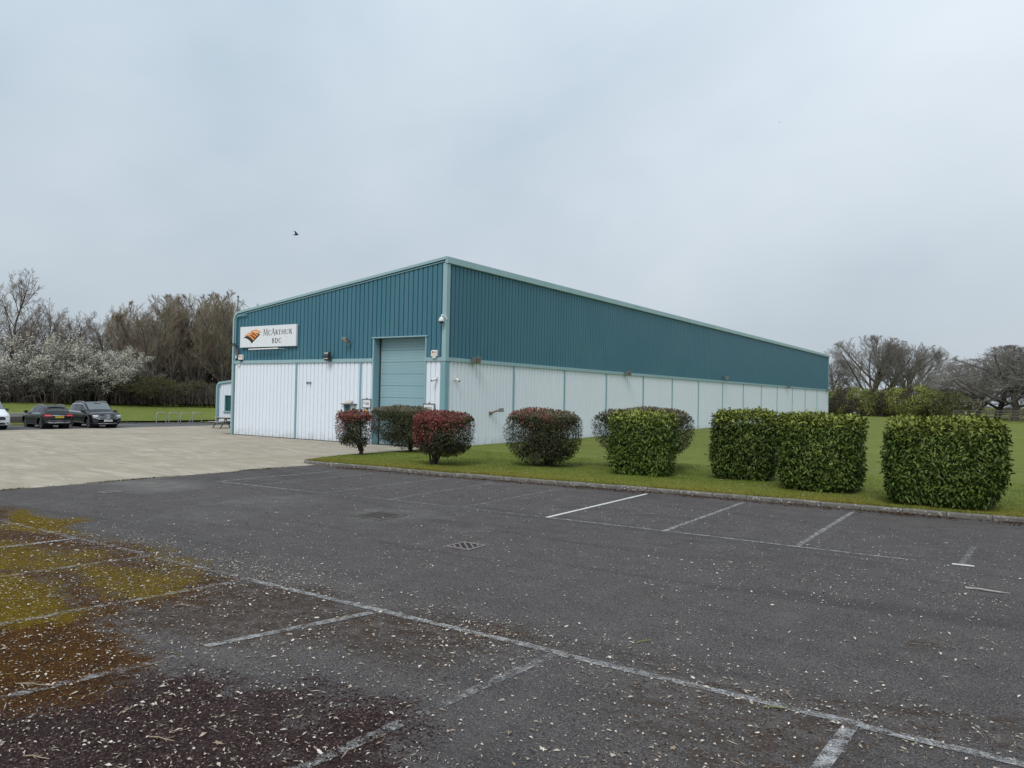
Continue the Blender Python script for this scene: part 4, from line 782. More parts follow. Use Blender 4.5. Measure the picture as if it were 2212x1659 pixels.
# ================================================================ SMALL YARD THINGS
for i, (px, lab) in enumerate(((1420, 'bent steel cycle hoop nearest the black SUV, first of four'), (1530, 'bent steel cycle hoop, second of four counting from the SUV'), (1632, 'bent steel cycle hoop, third of four counting from the SUV'), (1735, 'bent steel cycle hoop nearest the white annex, last of four'))):
    p = gnd(px*.2451, (700+1515*.31646)/1.29114); o = thing('cycle_stand', lab, 'cycle stand', (p.x, p.y, 0), rad(78), 'cycle stands on the grass edge')
    R_ = .12; w = .36; hh = .82; pts = [(-w, 0, 0), (-w, 0, hh-R_)]+[(-w+R_-R_*math.cos(a), 0, hh-R_+R_*math.sin(a)) for a in (.5, 1.05, 1.57)]+[(w-R_+R_*math.sin(a), 0, hh-R_+R_*math.cos(a)) for a in (0, .5, 1.05, 1.57)]+[(w, 0, 0)]
    MB().tube(pts, .028, 8).build('hoop', M_GALV, o); 
    for sg_ in (-1, 1): MB().lathe([(.0, .012), (.06, .012), (.06, 0)], 10, c=(sg_*w, 0, .004)).build('base_plate', M_GALV, o)
p = gnd(487, 906); o = thing('picnic_bench', 'weathered timber picnic bench beside the warehouse corner', 'bench', (-46.6, 32.9, .005), rad(-12))
for i in range(5): MB().bevbox((-.9, -.36+i*.148, .72), (.9, -.36+i*.148+.135, .76), .006).build('table_plank', M_WOODP, o)
for sg_ in (-1, 1):
    for k in range(2): y = sg_*.72+(k-.5)*.15; MB().bevbox((-.9, y-.07, .43), (.9, y+.07, .465), .006).build('seat_plank', M_WOODP, o)
for x in (-.62, .62):
    MB().obox((x-.03, -.8, .39), (x-.03, .8, .39), .045, .09).build('crossbeam', M_WOOD, o); MB().obox((x-.03, -.36, .675), (x-.03, .36, .675), .045, .08).build('crossbeam', M_WOOD, o)
    for sg_ in (-1, 1): MB().obox((x+.02, sg_*.62, 0), (x+.02, sg_*.24, .7), .045, .09, (1, 0, 0)).build('leg', M_WOOD, o)
# sleeper wall behind the van and crossover
o = thing('sleeper_wall', 'low retaining wall of weathered timber sleepers behind the white van', 'wall', (-57.75, 14.5, 0))
for j in range(3):
    for i in range(6): y0 = -2+i*2.5+(j % 2)*.6; MB().bevbox((-.12, y0+.008, j*.27+.02), (.12+random.uniform(-.015, .015), y0+2.49, j*.27+.285), .015).build('sleeper', M_WOODP if j == 2 else M_WOOD, o)
# pale edging stones by the grass, right of the SUV
ek = tag(empty('edging'), kind='structure')
for i in range(26): a = Vector((-57.2+i*.12, 27.6+i*.4)); MB().bevbox((a.x-.06, a.y-.16, 0), (a.x+.06, a.y+.18, .075+random.uniform(0, .02)), .01).build('edging_stone', M_KERB, ek)

# drain grates and manhole covers
M_GRATE = mat('drain_iron', (.20, .165, .16), .85, .25, 30, spec=.2)
def grate(label, x, y, w, l, cat='drain', bars=7, rz=0.0):
    o = thing('drain_grate', label, cat, (x, y, .004), rz, 'drain covers in the car park'); t = .045; h_ = .014
    for a, b in (((-w/2, -l/2), (w/2, -l/2+t)), ((-w/2, l/2-t), (w/2, l/2)), ((-w/2, -l/2+t), (-w/2+t, l/2-t)), ((w/2-t, -l/2+t), (w/2, l/2-t))): MB().bevbox((a[0], a[1], 0), (b[0], b[1], h_), .003).build('frame', M_GRATE, o)
    MB().box((-w/2+t, -l/2+t, 0), (w/2-t, l/2-t, h_-.0045)).build('sump', M_INT, o)
    hs = w/2-t; dg = .70711
    for i in range(bars):
        of = (i-(bars-1)/2)*(2*hs*1.414/(bars+1)); hl = hs*1.414-abs(of)-.004; c_ = Vector((dg*of, dg*of, h_-.0025)); dv_ = Vector((-dg, dg, 0))*hl; MB().obox(c_-dv_, c_+dv_, .026, .004).build('bar', M_GRATE, o)
grate('iron drain grate with dark slots in open tarmac between bay rows', -8.03, 10.50, .52, .52, bars=5); grate('distant iron drain grate near the concrete yard edge', -19.1, 10.22, .42, .42, bars=6)
o = thing('manhole_cover', 'square ribbed iron manhole cover with pale concrete surround', 'manhole cover', (-11.48, 11.95, .004)); MB().bevbox((-.44, -.44, 0), (.44, .44, .006), .003).build('surround', mat('worn_concrete', (.085, .08, .074), .95, .4, 6, spec=.15), o)
M_LID = mat('lid_iron', (.062, .055, .052), .9, .3, 20, spec=.15); lid = MB().bevbox((-.33, -.33, .006), (.33, .33, .010), .003).build('lid', M_LID, o)
for i in range(7):
    for j in range(7): MB().box((-.29+i*.088-.02, -.29+j*.088-.02, .010), (-.29+i*.088+.02, -.29+j*.088+.02, .013)).build('tread_stud', M_LID, lid)

# ================================================================ VEGETATION
def leaf_mesh_arrays(C, T, Nn, L, Wd, fold=.18, rich=True):
    """leaves at C, axis T, normal Nn (unit rows), length L, width Wd -> verts, quads"""
    T = T/np.linalg.norm(T, axis=1, keepdims=True); S = np.cross(T, Nn); S /= np.linalg.norm(S, axis=1, keepdims=True)+1e-9; Nn = np.cross(S, T); L = L[:, None]; Wd = Wd[:, None]
    if rich:
        P = [C, C+T*L*.3-S*Wd*.42+Nn*Wd*fold, C+T*L*.68-S*Wd*.40+Nn*Wd*fold, C+T*L-Nn*L*.12, C+T*L*.68+S*Wd*.40+Nn*Wd*fold, C+T*L*.3+S*Wd*.42+Nn*Wd*fold]
        V = np.stack(P, 1).reshape(-1, 3); b = np.arange(len(C))[:, None]*6; F = np.concatenate([b+[0, 3, 2, 1], b+[0, 5, 4, 3]], 1).reshape(-1, 4); return V, F, 6
    P = [C, C+T*L*.5-S*Wd*.5+Nn*Wd*fold, C+T*L, C+T*L*.5+S*Wd*.5+Nn*Wd*fold]; V = np.stack(P, 1).reshape(-1, 3); b = np.arange(len(C))[:, None]*4
    return V, (b+[0, 3, 2, 1]), 4
def unit(a): return a/(np.linalg.norm(a, axis=1, keepdims=True)+1e-9)
def super_pts(n, a, b, c, ex, r):
    ar = np.array([b*c, b*c, a*c, a*c, a*b, a*b*.35]); f = r.choice(6, n, p=ar/ar.sum()); p = r.uniform(-1, 1, (n, 3)); ax = f//2; sg_ = np.where(f % 2 == 0, 1, -1); p[np.arange(n), ax] = sg_
    k = (np.abs(p)**ex).sum(1)**(1/ex); p = p/k[:, None]; nn = np.sign(p)*np.abs(p)**(ex-1)/np.array([a, b, c]); return p*[a, b, c], unit(nn)
def hedge_shape(p, c, lump, seed, taper):
    z = p[:, 2]/c; k = 1-taper*np.clip(-z, 0, 1)**1.5; q = p.copy(); q[:, :2] *= k[:, None]
    s_ = 1+lump*(vnoise(p[:, 0]+p[:, 2]*.7+20, p[:, 1]+p[:, 2]*.5+20, 1.6, seed)-.5)*2; return q*s_[:, None]
def stems(root, base, targets, r0, m, name='stem'):
    for i, t in enumerate(targets):
        b = Vector(base)+Vector((random.uniform(-.08, .08), random.uniform(-.08, .08), 0)); t = Vector(t); mid = b.lerp(t, .5)+Vector((random.uniform(-.12, .12), random.uniform(-.12, .12), .08))
        MB().tube([b, b.lerp(mid, .5)+Vector((0, 0, .05)), mid, t], [r0, r0*.8, r0*.6, r0*.25], 6).build(name, m, root)
LEAFV = []
for k in range(3):
    V, F, _ = leaf_mesh_arrays(np.zeros((1, 3)), np.array([[1., 0, 0]]), np.array([[0, 0, 1.]]), np.array([1.]), np.array([.42+.05*k]), .14+.06*k); LEAFV.append((V, F))
M_LAUR = [mat('laurel_dark', (.048, .082, .013), .5, .25, 8, spec=.2), mat('laurel_mid', (.090, .128, .020), .5, .25, 8, spec=.2), mat('laurel_bright', (.20, .235, .045), .5, .2, 8, spec=.2)]
def laurel(label, px, py, wpx, toppy, seed, ratio=(.80, .62), fwd=.75, n=5200, nbig=260, bright=1.0, name='laurel_bush'):
    n = int(n*1.65); r = np.random.default_rng(seed); z0 = .1; p = gnd(px, py, z0); d = depth_of(p); app = wpx*d/FPX; a, b = app*ratio[0]/2, app*ratio[1]/2; hgt = (py-toppy)*d/FPX*.955
    fv = Vector((_f[0], _f[1], 0)).normalized(); p = p+fv*(b*fwd); o = thing(name, label, 'bush', p, rad(4), 'clipped bushes behind the kerb'); c = (hgt+.05)/2*1.02; cz = c+.02
    P, NN = super_pts(n, a, b, c, 7.0, r); P = hedge_shape(P, c, .06, seed, .12); dep = np.abs(r.normal(0, .12, n))+r.uniform(-.05, .03, n)-(r.random(n) < .035)*r.uniform(.04, .11, n); P = P-NN*dep[:, None]; inn = r.random(n) < .16; P[inn] *= r.uniform(.45, .92, (int(inn.sum()), 1))
    rnd = unit(r.normal(size=(n, 3))); up = np.array([0, 0, 1.]); isT = NN[:, 2:3] > .5; T = unit(NN*np.where(isT, .45, .55)+rnd*np.where(isT, .95, .8)+up*np.where(isT, .25, -.30)); LN = unit(NN*.75+up*.6+rnd*.35); C = P+[0, 0, cz]; C[:, 2] = np.maximum(C[:, 2], .04)
    L = r.uniform(.08, .15, n); Wd = L*r.uniform(.40, .50, n); V, F, k = leaf_mesh_arrays(C, T, LN, L, Wd); me_ = np_mesh('foliage', V, F)
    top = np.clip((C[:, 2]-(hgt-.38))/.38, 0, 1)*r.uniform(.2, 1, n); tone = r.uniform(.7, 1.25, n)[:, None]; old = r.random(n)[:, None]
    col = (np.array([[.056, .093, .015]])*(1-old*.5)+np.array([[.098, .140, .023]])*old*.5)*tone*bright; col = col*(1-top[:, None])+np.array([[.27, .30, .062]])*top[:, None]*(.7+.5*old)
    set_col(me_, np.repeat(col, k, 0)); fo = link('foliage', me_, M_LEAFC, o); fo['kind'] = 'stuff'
    stems(o, (0, 0, 0), [(r.uniform(-a, a)*.6, r.uniform(-b, b)*.6, hgt*r.uniform(.5, .8)) for _ in range(7)], .035, M_STEM)
    # the leaves that show largest, each on its own
    toward = unit(np.array([[-_f[0], -_f[1], .25]])); toward = (Matrix.Rotation(-rad(4), 3, 'Z') @ Vector(toward[0])); fac = NN@np.array(toward); cand = np.argsort(-(fac+L*3-dep*4+r.uniform(0, .5, n)))[:nbig]
    meshes = [[None]*3 for _ in range(3)]
    for kk in range(3):
        for mm in range(3):
            m_ = np_mesh('leaf', *LEAFV[kk]); m_.materials.append(M_LAUR[mm]); meshes[kk][mm] = m_
    for i in cand:
        t = Vector(T[i]); nn = Vector(LN[i]); s_ = t.cross(nn).normalized(); nn = s_.cross(t); mm = 2 if top[i] > .35 else (1 if r.random() < .45 else 0)
        lo = link('leaf', meshes[r.integers(3)][mm], None, o); l_ = float(L[i])*1.05; q = Vector(C[i])+Vector(NN[i])*.015
        lo.matrix_basis = Matrix.Translation(q) @ Matrix((t, -s_, nn)).transposed().to_4x4() @ Matrix.Scale(l_, 4)
    return o
def photinia(label, px, py, cxpx, wpx, toppy, botpy, seed, n=7000, redf=.5, redbias=(-1, 0), hole=.0, stemn=7, ratio=(.80, .66), green=(.062, .074, .032), single=False, depo=.0, name='photinia_bush', wispy=1.0):
    """px,py: foot of the stem; crown spans wpx round cxpx between toppy and botpy"""
    n = int(n*2.8); r = np.random.default_rng(seed); z0 = .1; p = gnd(px, py, z0); fv = Vector((_f[0], _f[1], 0)).normalized(); rv = Vector((_r0[0], _r0[1], 0)); p = p+fv*depo; d = depth_of(p); s_ = d/FPX; o = thing(name, label, 'bush', p, 0, 'clipped bushes behind the kerb')
    app = wpx*s_*1.16; a, b = app*ratio[0]/2, app*ratio[1]/2; zt = (py-toppy)*s_; zb = (py-botpy)*s_; c = (zt-zb)/2; cz = (zt+zb)/2; off = rv*((cxpx-px)*s_)
    P, NN = super_pts(n, a, b, c, 3.6, r); P = hedge_shape(P, c, .09, seed, .30); dep = np.abs(r.normal(0, .22, n))*1.2; P = P-NN*dep[:, None]; inn = r.random(n) < .34*(hole < .3)+.10; P[inn] *= r.uniform(.35, .95, (int(inn.sum()), 1))
    lump = vnoise(P[:, 0]*1+9+P[:, 2], P[:, 1]+9-P[:, 2]*.6, 2.6, seed+3); keep = (lump > hole*.62) | (P[:, 2] > c*.55) | (r.random(n) < .35); P, NN, dep = P[keep], NN[keep], dep[keep]; n = len(P)
    rnd = unit(r.normal(size=(n, 3))); T = unit(NN*.7+rnd*.8+np.array([[0, 0, 1.]])*np.where(NN[:, 2:3] > .4, .9, -.25)); LN = unit(NN*.5+np.array([[0, 0, .6]])+rnd*.5); zrel = P[:, 2]/c
    C = P+np.array([off.x, off.y, cz]); L = r.uniform(.055, .098, n)*np.where((zrel > .85), 1.0+.3*wispy, 1); Wd = L*r.uniform(.36, .5, n); V, F, k = leaf_mesh_arrays(C, T, LN, L, Wd, .15, False); me_ = np_mesh('foliage', V, F)
    side = unit(np.c_[P[:, 0]/a, P[:, 1]/b])@np.array(redbias) if redbias != (0, 0) else np.zeros(n)
    pn = fbm(P[:, 0]+40, P[:, 2]+P[:, 1]*.7+40, 1.5, seed+5); score = pn*1.3+zrel*.34+side*.22+r.uniform(-.18, .18, n)-dep*.8; isred = (score > np.quantile(score, 1-redf))[:, None] if redf > 0 else np.zeros((n, 1), bool)
    tone = r.uniform(.6, 1.4, n)[:, None]; col = np.array([green])*tone; brown = (r.random(n) < .35)[:, None]; col = np.where(brown, np.array([[.095, .078, .055]])*tone, col); col = np.where((zrel > .72)[:, None] & ~isred, np.array([[.150, .128, .085]])*tone, col); col = np.where(isred, np.array([[.29, .078, .080]])*tone, col)
    col = np.where(isred & (r.random(n) < .42)[:, None], np.array([[.15, .075, .055]])*tone, col); set_col(me_, np.repeat(col, k, 0)); fo = link('foliage', me_, M_LEAFM, o); fo['kind'] = 'stuff'
    if single: MB().tube([(0, 0, -.05), (.02, .02, zb*.55), (.03, .0, zb*1.0+.12)], [.095, .075, .06], 8).build('trunk', M_STEM, o)
    base = Vector((.02, .01, zb*.6)) if single else Vector((0, 0, -.03))
    tg = [(off.x+r.uniform(-a, a)*.75, off.y+r.uniform(-b, b)*.75, zb+(zt-zb)*r.uniform(.25, .8)) for _ in range(stemn)]; stems(o, base, tg, .045 if single else .042, M_STEM)
    # fine twigs inside the crown
    segs = []
    for t in tg:
        t = Vector(t)
        for _ in range(9): q = Vector((off.x+r.uniform(-a, a)*.9, off.y+r.uniform(-b, b)*.9, cz+r.uniform(-c, c)*.9)); segs.append((base.lerp(t, r.uniform(.5, 1)), q))
    tw = MB()
    for p0, p1 in segs: tw.tube([p0, p0.lerp(p1, .5)+Vector((0, 0, .06)), p1], [.012, .009, .004], 4)
    t_ = tw.build('twigs', M_STEM, o); t_['kind'] = 'stuff'; return o
photinia('red tipped bush on a single short trunk, leftmost of the clipped row', 779, 982, 764, 88, 889, 968, 101, n=4200, redf=.25, redbias=(-.85, -.4), hole=.3, stemn=6, single=True, ratio=(.8, .66))
photinia('dark green bush with a grey-brown top between two red bushes', 884, 976, 872, 148, 879, 968, 102, n=10500, redf=0, redbias=(0, -1), hole=.0, stemn=6, single=True, depo=.3, green=(.058, .074, .034))
photinia('bright red topped bush on many thin stems, third from the left', 936, 1003, 956, 140, 890, 985, 103, n=9000, redf=.21, redbias=(-.2, -.6), hole=.3, stemn=10)
photinia('round bush with grey-brown top and red patch at its left', 1186, 1006, 1176, 166, 886, 1000, 104, n=12500, redf=.03, redbias=(-.9, -.3), hole=.05, stemn=7, green=(.060, .076, .034))
photinia('brown-green bush half hidden behind a bright green laurel', 1328, 1012, 1394, 212, 886, 990, 105, n=13500, redf=0, redbias=(0, -1), hole=.0, stemn=7, depo=.5, green=(.060, .070, .038))
laurel('loose bright green laurel growing out of a brown bush', 1388, 1026, 160, 893, 106, n=3900, nbig=240, bright=1.25, fwd=.2, ratio=(.85, .50))
laurel('dark green clipped laurel, smallest of the three at the right', 1621, 1037, 166, 890, 107, n=6200, nbig=250, bright=.82)
laurel('clipped laurel in the middle of the three at the right', 1791, 1064, 216, 901, 108, n=6600, nbig=260)
laurel('largest clipped laurel with pale leaves on top, rightmost bush', 2073, 1100, 286, 911, 109, n=8200, nbig=280)

# grass blades near the kerb, over the lawn in view
n = 150000; bx_ = rng.uniform(-23, 6, n); t_ = rng.uniform(0, 1, n)**1.7*9; by_ = kerb_y(bx_)+.15+t_; ok = bx_ > left_x(by_)+.05; bx_, by_ = bx_[ok], by_[ok]; n = len(bx_); hh = rng.uniform(.02, .05, n)*(1+1.3*(by_-kerb_y(bx_) < .25)+.6*(fbm(bx_, by_, 1.3, 19) > .62)); an_ = rng.uniform(0, 6.28, n); ln = rng.normal(0, .5, (n, 2)); wd = .006
bz = lawn_z(bx_, by_)-.005+(fbm(bx_, by_, .5, 5)-.5)*.04; B = np.c_[bx_, by_, bz]; sx_ = np.c_[np.cos(an_)*wd, np.sin(an_)*wd, np.zeros(n)]; V = np.stack([B-sx_, B+sx_, B+np.c_[ln*hh[:, None], hh]], 1).reshape(-1, 3); me = np_mesh('grass_blades', V, np.arange(3*n).reshape(-1, 3))
yel = np.clip(1-(by_-kerb_y(bx_))/3.0, 0, 1)*fbm(bx_, by_, .7, 9)*1.3; yel = np.clip(yel, 0, 1)[:, None]; cc = (np.array([[.135, .180, .030]])*(1-yel)+np.array([[.215, .180, .036]])*yel)*rng.uniform(.65, 1.35, n)[:, None]; set_col(me, np.repeat(cc, 3, 0))
tag(link('grass_blades', me, M_LEAFM), 'short green and yellowish grass on the lawn behind the kerb', 'grass', kind='stuff')

n = 520; dx_ = rng.uniform(-22, 6, n); dy_ = kerb_y(dx_)+.4+rng.uniform(0, 1, n)**1.3*12; kk = fbm(dx_, dy_, .5, 66) > .46; dx_, dy_ = dx_[kk], dy_[kk]; n = len(dx_); V, F, k = leaf_mesh_arrays(np.c_[dx_, dy_, lawn_z(dx_, dy_)+.045], unit(np.c_[rng.normal(size=(n, 2)), np.full(n, .1)]), unit(np.c_[rng.normal(0, .3, (n, 2)), np.ones(n)]), rng.uniform(.025, .06, n), rng.uniform(.02, .045, n), .1, False); me = np_mesh('daisies', V, F); set_col(me, np.repeat(np.array([[.55, .53, .44]])*rng.uniform(.6, 1.1, n)[:, None], k, 0)); tag(link('daisies', me, M_LEAFM), 'small pale daisies and leaf specks dotted over the lawn', 'daisies', kind='stuff')
# weeds along the joint between yard and tarmac
n = 5200; wy = rng.uniform(3, 19, n); keepw = rng.random(n) < np.clip(fbm(wy, wy*0, .8, 55)*2-.7, .03, 1); wy = wy[keepw]; n = len(wy); wx_ = -21.3+rng.normal(0, .03, n); hh = rng.uniform(.015, .05, n); B = np.c_[wx_, wy, np.full(n, .002)]; an_ = rng.uniform(0, 6.28, n); sx_ = np.c_[np.cos(an_)*.008, np.sin(an_)*.008, np.zeros(n)]
V = np.stack([B-sx_, B+sx_, B+np.c_[rng.normal(0, .5, (n, 2))*hh[:, None], hh]], 1).reshape(-1, 3); me = np_mesh('joint_weeds', V, np.arange(3*n).reshape(-1, 3)); set_col(me, np.repeat(np.array([[.075, .085, .025]])*rng.uniform(.5, 1.3, n)[:, None], 3, 0)); tag(link('joint_weeds', me, M_LEAFM), 'small green weeds in the joint between yard and tarmac', 'weeds', kind='stuff')
# ---------------------------------------------------------------- bare trees
def grow(p, d, L, r, lvl, spec, out, rg):
    nseg = 4 if lvl == 0 else (3 if lvl < 3 else 2); pts = [np.array(p, float)]; dd = np.array(d, float); rr = [r]; up = spec['up'][min(lvl, len(spec['up'])-1)]
    for i in range(nseg):
        dd = dd+rg.normal(0, spec['wob'], 3)+np.array([0, 0, up]); dd /= np.linalg.norm(dd); nq = pts[-1]+dd*L/nseg; ev = spec.get('env')
        if ev and lvl and (nq[0]**2+nq[1]**2)/(ev[0]*ev[3])**2+((nq[2]-ev[1])/(ev[2]*ev[3]))**2 > 1: break
        pts.append(nq); rr.append(max(r*(1-(i+1)/nseg*(.55 if lvl == 0 else .72)), spec['rmin']))
    if len(pts)-1 < nseg and len(pts) > 1: rr = [r+(spec['rmin']-r)*i/(len(pts)-1) for i in range(len(pts))]
    nseg = len(pts)-1
    if nseg < 1: return
    for i in range(nseg): out.append((lvl, pts[i], pts[i+1], rr[i], rr[i+1]))
    if lvl >= spec['levels']: return
    nch = spec['n'][lvl]; t0 = spec['t0'][lvl]
    for k in range(nch):
        t = t0+(1-t0)*(k+rg.random()*.8)/nch; t = min(t, .985); i = min(int(t*nseg), nseg-1); f = t*nseg-i; q = pts[i]+(pts[i+1]-pts[i])*f; ax = pts[i+1]-pts[i]; ax /= np.linalg.norm(ax)
        az_ = rg.uniform(0, 2*math.pi) if lvl else (k*2.4+rg.uniform(-.4, .4)); e1 = np.cross(ax, [.3, .2, .9]); e1 /= np.linalg.norm(e1); e2 = np.cross(ax, e1); sp_ = rad(spec['ang'][lvl]*rg.uniform(.7, 1.25)); nd = ax*math.cos(sp_)+(e1*math.cos(az_)+e2*math.sin(az_))*math.sin(sp_)
        l2 = L*spec['len'][lvl]*rg.uniform(.7, 1.2)*(1-.45*t if lvl == 0 else 1-.3*t); grow(q, nd, l2, max(rr[i]*spec.get('rk', .55), spec['rmin']), lvl+1, spec, out, rg)
def tubes(segs, n=3):
    P0 = np.array([s_[1] for s_ in segs]); P1 = np.array([s_[2] for s_ in segs]); R0 = np.array([s_[3] for s_ in segs])[:, None]; R1 = np.array([s_[4] for s_ in segs])[:, None]; D_ = unit(P1-P0); E1 = unit(np.cross(D_, np.array([[.31, .17, .93]]))); E2 = np.cross(D_, E1); rings = []
    for P_, R_ in ((P0, R0), (P1, R1)):
        for k in range(n): a = 2*math.pi*k/n; rings.append(P_+(E1*math.cos(a)+E2*math.sin(a))*R_)
    V = np.stack(rings, 1).reshape(-1, 3); b = np.arange(len(segs))[:, None]*2*n; F = np.stack([b[:, 0][:, None]+np.array([k, (k+1) % n, n+(k+1) % n, n+k]) for k in range(n)], 1).reshape(-1, 4); return V, F
def tree_proto(spec, seed, multi=1):
    rg = np.random.default_rng(seed); out = []
    for m_ in range(multi):
        a = rg.uniform(0, 6.28); tl = spec['tilt'] if multi > 1 else .04; grow((.25*math.cos(a)*(multi > 1), .25*math.sin(a)*(multi > 1), -.2), (math.cos(a)*tl*rg.uniform(.3, 1), math.sin(a)*tl*rg.uniform(.3, 1), 1), spec['L']*rg.uniform(.85, 1.05), spec['r']/(multi**.5), 0, spec, out, rg)
    lo = [s_ for s_ in out if s_[0] <= 1]; hi = [s_ for s_ in out if s_[0] > 1]; top = max(s_[2][2] for s_ in out); a, b = tubes(lo, 6), tubes(hi, 3)
    return (np_mesh('trunk', *a, True), np_mesh('crown', *b), top)
SPEC_TALL = dict(levels=4, n=[18, 8, 6, 5], t0=[.14, .2, .15, .15], ang=[36, 36, 36, 36], len=[.46, .50, .52, .55], up=[.02, .15, .12, .06], wob=.075, rmin=.0085, r=.15, L=12.5, rk=.5)
SPEC_BUSHY = dict(levels=4, n=[10, 7, 6, 5], t0=[.10, .15, .15, .1], ang=[26, 28, 30, 32], len=[.52, .52, .52, .52], up=[.05, .12, .12, .08], wob=.075, rmin=.009, r=.22, L=9.5, tilt=.62, rk=.5, env=(5.6, 5.0, 6.6, 1.0))
SPEC_OAK = dict(levels=5, n=[13, 9, 7, 5, 4], t0=[.2, .15, .12, .1, .1], ang=[62, 40, 38, 36, 36], len=[1.25, .56, .54, .52, .5], up=[.0, .07, .05, .03, .0], wob=.09, rmin=.0095, r=.40, L=8.5, rk=.5, env=(8.2, 5.4, 5.6, 1.0))
SPEC_ASH = dict(levels=5, n=[15, 8, 6, 5, 4], t0=[.12, .15, .12, .1, .1], ang=[40, 26, 27, 28, 30], len=[1.25, .55, .52, .5, .48], up=[.0, .10, .08, .06, .03], wob=.055, rmin=.0095, r=.42, L=9.5, rk=.48, env=(6.8, 5.5, 7.0, 1.0))
SPEC_SHRUB = dict(levels=3, n=[10, 8, 7], t0=[.1, .1, .1], ang=[38, 40, 42], len=[.5, .52, .5], up=[-.02, .02, .02], wob=.14, rmin=.009, r=.10, L=5.2, tilt=.85)
PT = [tree_proto(SPEC_TALL, s_) for s_ in (21, 22, 23)]; PB = [tree_proto(SPEC_BUSHY, s_, 4) for s_ in (31, 32, 33)]; PO = [tree_proto(SPEC_OAK, 41), tree_proto(SPEC_OAK, 42)]; PA = [tree_proto(SPEC_ASH, 51), tree_proto(SPEC_ASH, 52)]; PS = [tree_proto(SPEC_SHRUB, s_, 7) for s_ in (61, 62)]
VAR = {}
def tree(name, label, cat, px, basey, topy, dist, proto, crown_m, trunk_m, group, wide=1.0, rz=None, extra=None):
    p = far(px, basey, dist); hgt = (basey-topy)*depth_of(p)/FPX; s_ = hgt/proto[2]; o = thing(name, label, cat, p, random.uniform(0, 6.28) if rz is None else rz, group)
    for nm, me_, m_ in (('trunk', proto[0], trunk_m), ('crown', proto[1], crown_m)):
        key = (me_.name, m_.name)
        if key not in VAR: c_ = me_.copy(); c_.materials.clear(); c_.materials.append(m_); VAR[key] = c_
        q = link(nm, VAR[key], None, o); q.scale = (s_*wide, s_*wide, s_)
    return o, s_, hgt
ORD = ['first', 'second', 'third', 'fourth', 'fifth', 'sixth', 'seventh', 'eighth', 'ninth', 'tenth', 'eleventh', 'twelfth', 'thirteenth', 'fourteenth']
tall = [(-40, 612, 92), (22, 584, 90), (62, 655, 95), (108, 642, 94), (140, 664, 96), (171, 684, 98), (216, 676, 97), (262, 650, 96)]
for i, (x, ty, d) in enumerate(tall): tree('bare_tree', 'slender leafless tree in the wood above the white blossom, %s from the left' % ORD[i], 'tree', x, 866, ty, d, PT[i % 3], M_TWIGB, M_BARK, 'bare trees in the wood beyond the cars', 1.0 if i != 1 else 1.1)
bushy = [(280, 668, 97), (300, 655, 92), (330, 636, 94), (352, 632, 90), (372, 640, 99), (390, 626, 95), (420, 630, 91), (440, 640, 99), (455, 632, 94), (483, 628, 90), (505, 634, 96), (520, 636, 92), (560, 690, 100)]
for i, (x, ty, d) in enumerate(bushy): tree('willow_tree', 'dense many stemmed leafless tree near the warehouse end, %s from the left' % ORD[i], 'tree', x, 868, ty, d, PB[i % 3], (M_TWIGO, M_TWIGB)[i % 3 == 1], M_BARKG, 'dense bare trees beside the warehouse', 1.0)
back = [(-20, 690, 118), (45, 700, 122), (95, 690, 120), (150, 705, 118), (200, 700, 122), (240, 695, 119), (285, 690, 120), (325, 680, 122), (372, 680, 119), (412, 675, 122), (450, 680, 120), (495, 670, 121)]
for i, (x, ty, d) in enumerate(back): tree('background_tree', 'lower leafless tree at the back of the wood, %s from the left' % ORD[i], 'tree', x, 862, ty, d, PB[(i+1) % 3], M_TWIGG, M_BARKG, 'bare trees at the back of the wood', 1.25)
def blossom_mesh(proto, seed, n, c0, size):
    r = np.random.default_rng(seed); me_ = proto[1]; co = np.zeros(len(me_.vertices)*3, np.float32); me_.vertices.foreach_get('co', co); co = co.reshape(-1, 3); w = np.clip(co[:, 2], .2, None)*np.hypot(co[:, 0], co[:, 1]); idx = r.choice(len(co), n, p=w/w.sum()); C = co[idx]+r.normal(0, .06, (n, 3)); C[:, 2] = np.maximum(C[:, 2], .25)
    T = unit(r.normal(size=(n, 3))); NN = unit(r.normal(size=(n, 3))); L = r.uniform(.6, 1.3, n)*size; V, F, k = leaf_mesh_arrays(C, T, NN, L, L*.6, .2, False); m_ = np_mesh('blossom', V, F); set_col(m_, np.repeat(np.array([c0])*r.uniform(.6, 1.15, n)[:, None], k, 0)); m_.materials.append(M_LEAFM); return m_
BL = [blossom_mesh(PS[0], 71, 11500, (.60, .575, .50), .10), blossom_mesh(PS[1], 72, 17000, (.68, .65, .565), .10), blossom_mesh(PS[0], 73, 7000, (.50, .485, .44), .09)]
GRB = [blossom_mesh(PS[1], 75, 14000, (.088, .092, .028), .11)]
bl = [(-25, 770, 84, 0, 1.2, 'cream blossom bush cut by the left edge'), (45, 768, 86, 0, 1.3, 'cream blossom bush behind the white van'), (112, 716, 88, 1, 1.2, 'tallest cream blossom bush, above the dark crossover'), (150, 790, 83, 2, 1.2, 'thinly flowering bush between the two brightest blossom bushes'), (196, 745, 85, 1, 1.3, 'brightest cream blossom bush, above the black SUV'), (252, 775, 86, 2, 1.25, 'greyish thinly flowering bush right of the brightest blossom bush'), (305, 790, 88, 2, 1.2, 'last thinly flowering bush before the green bush')]
for x, ty, d, k, w, lab in bl:
    o, s_, hg = tree('blossom_bush', lab, 'bush', x, 867, ty, d, PS[k % 2], M_THICK, M_THICK, 'blossom bushes along the wood edge', w); q = link('blossom', BL[k], None, o); q.scale = (s_*w, s_*w, s_); q['kind'] = 'stuff'
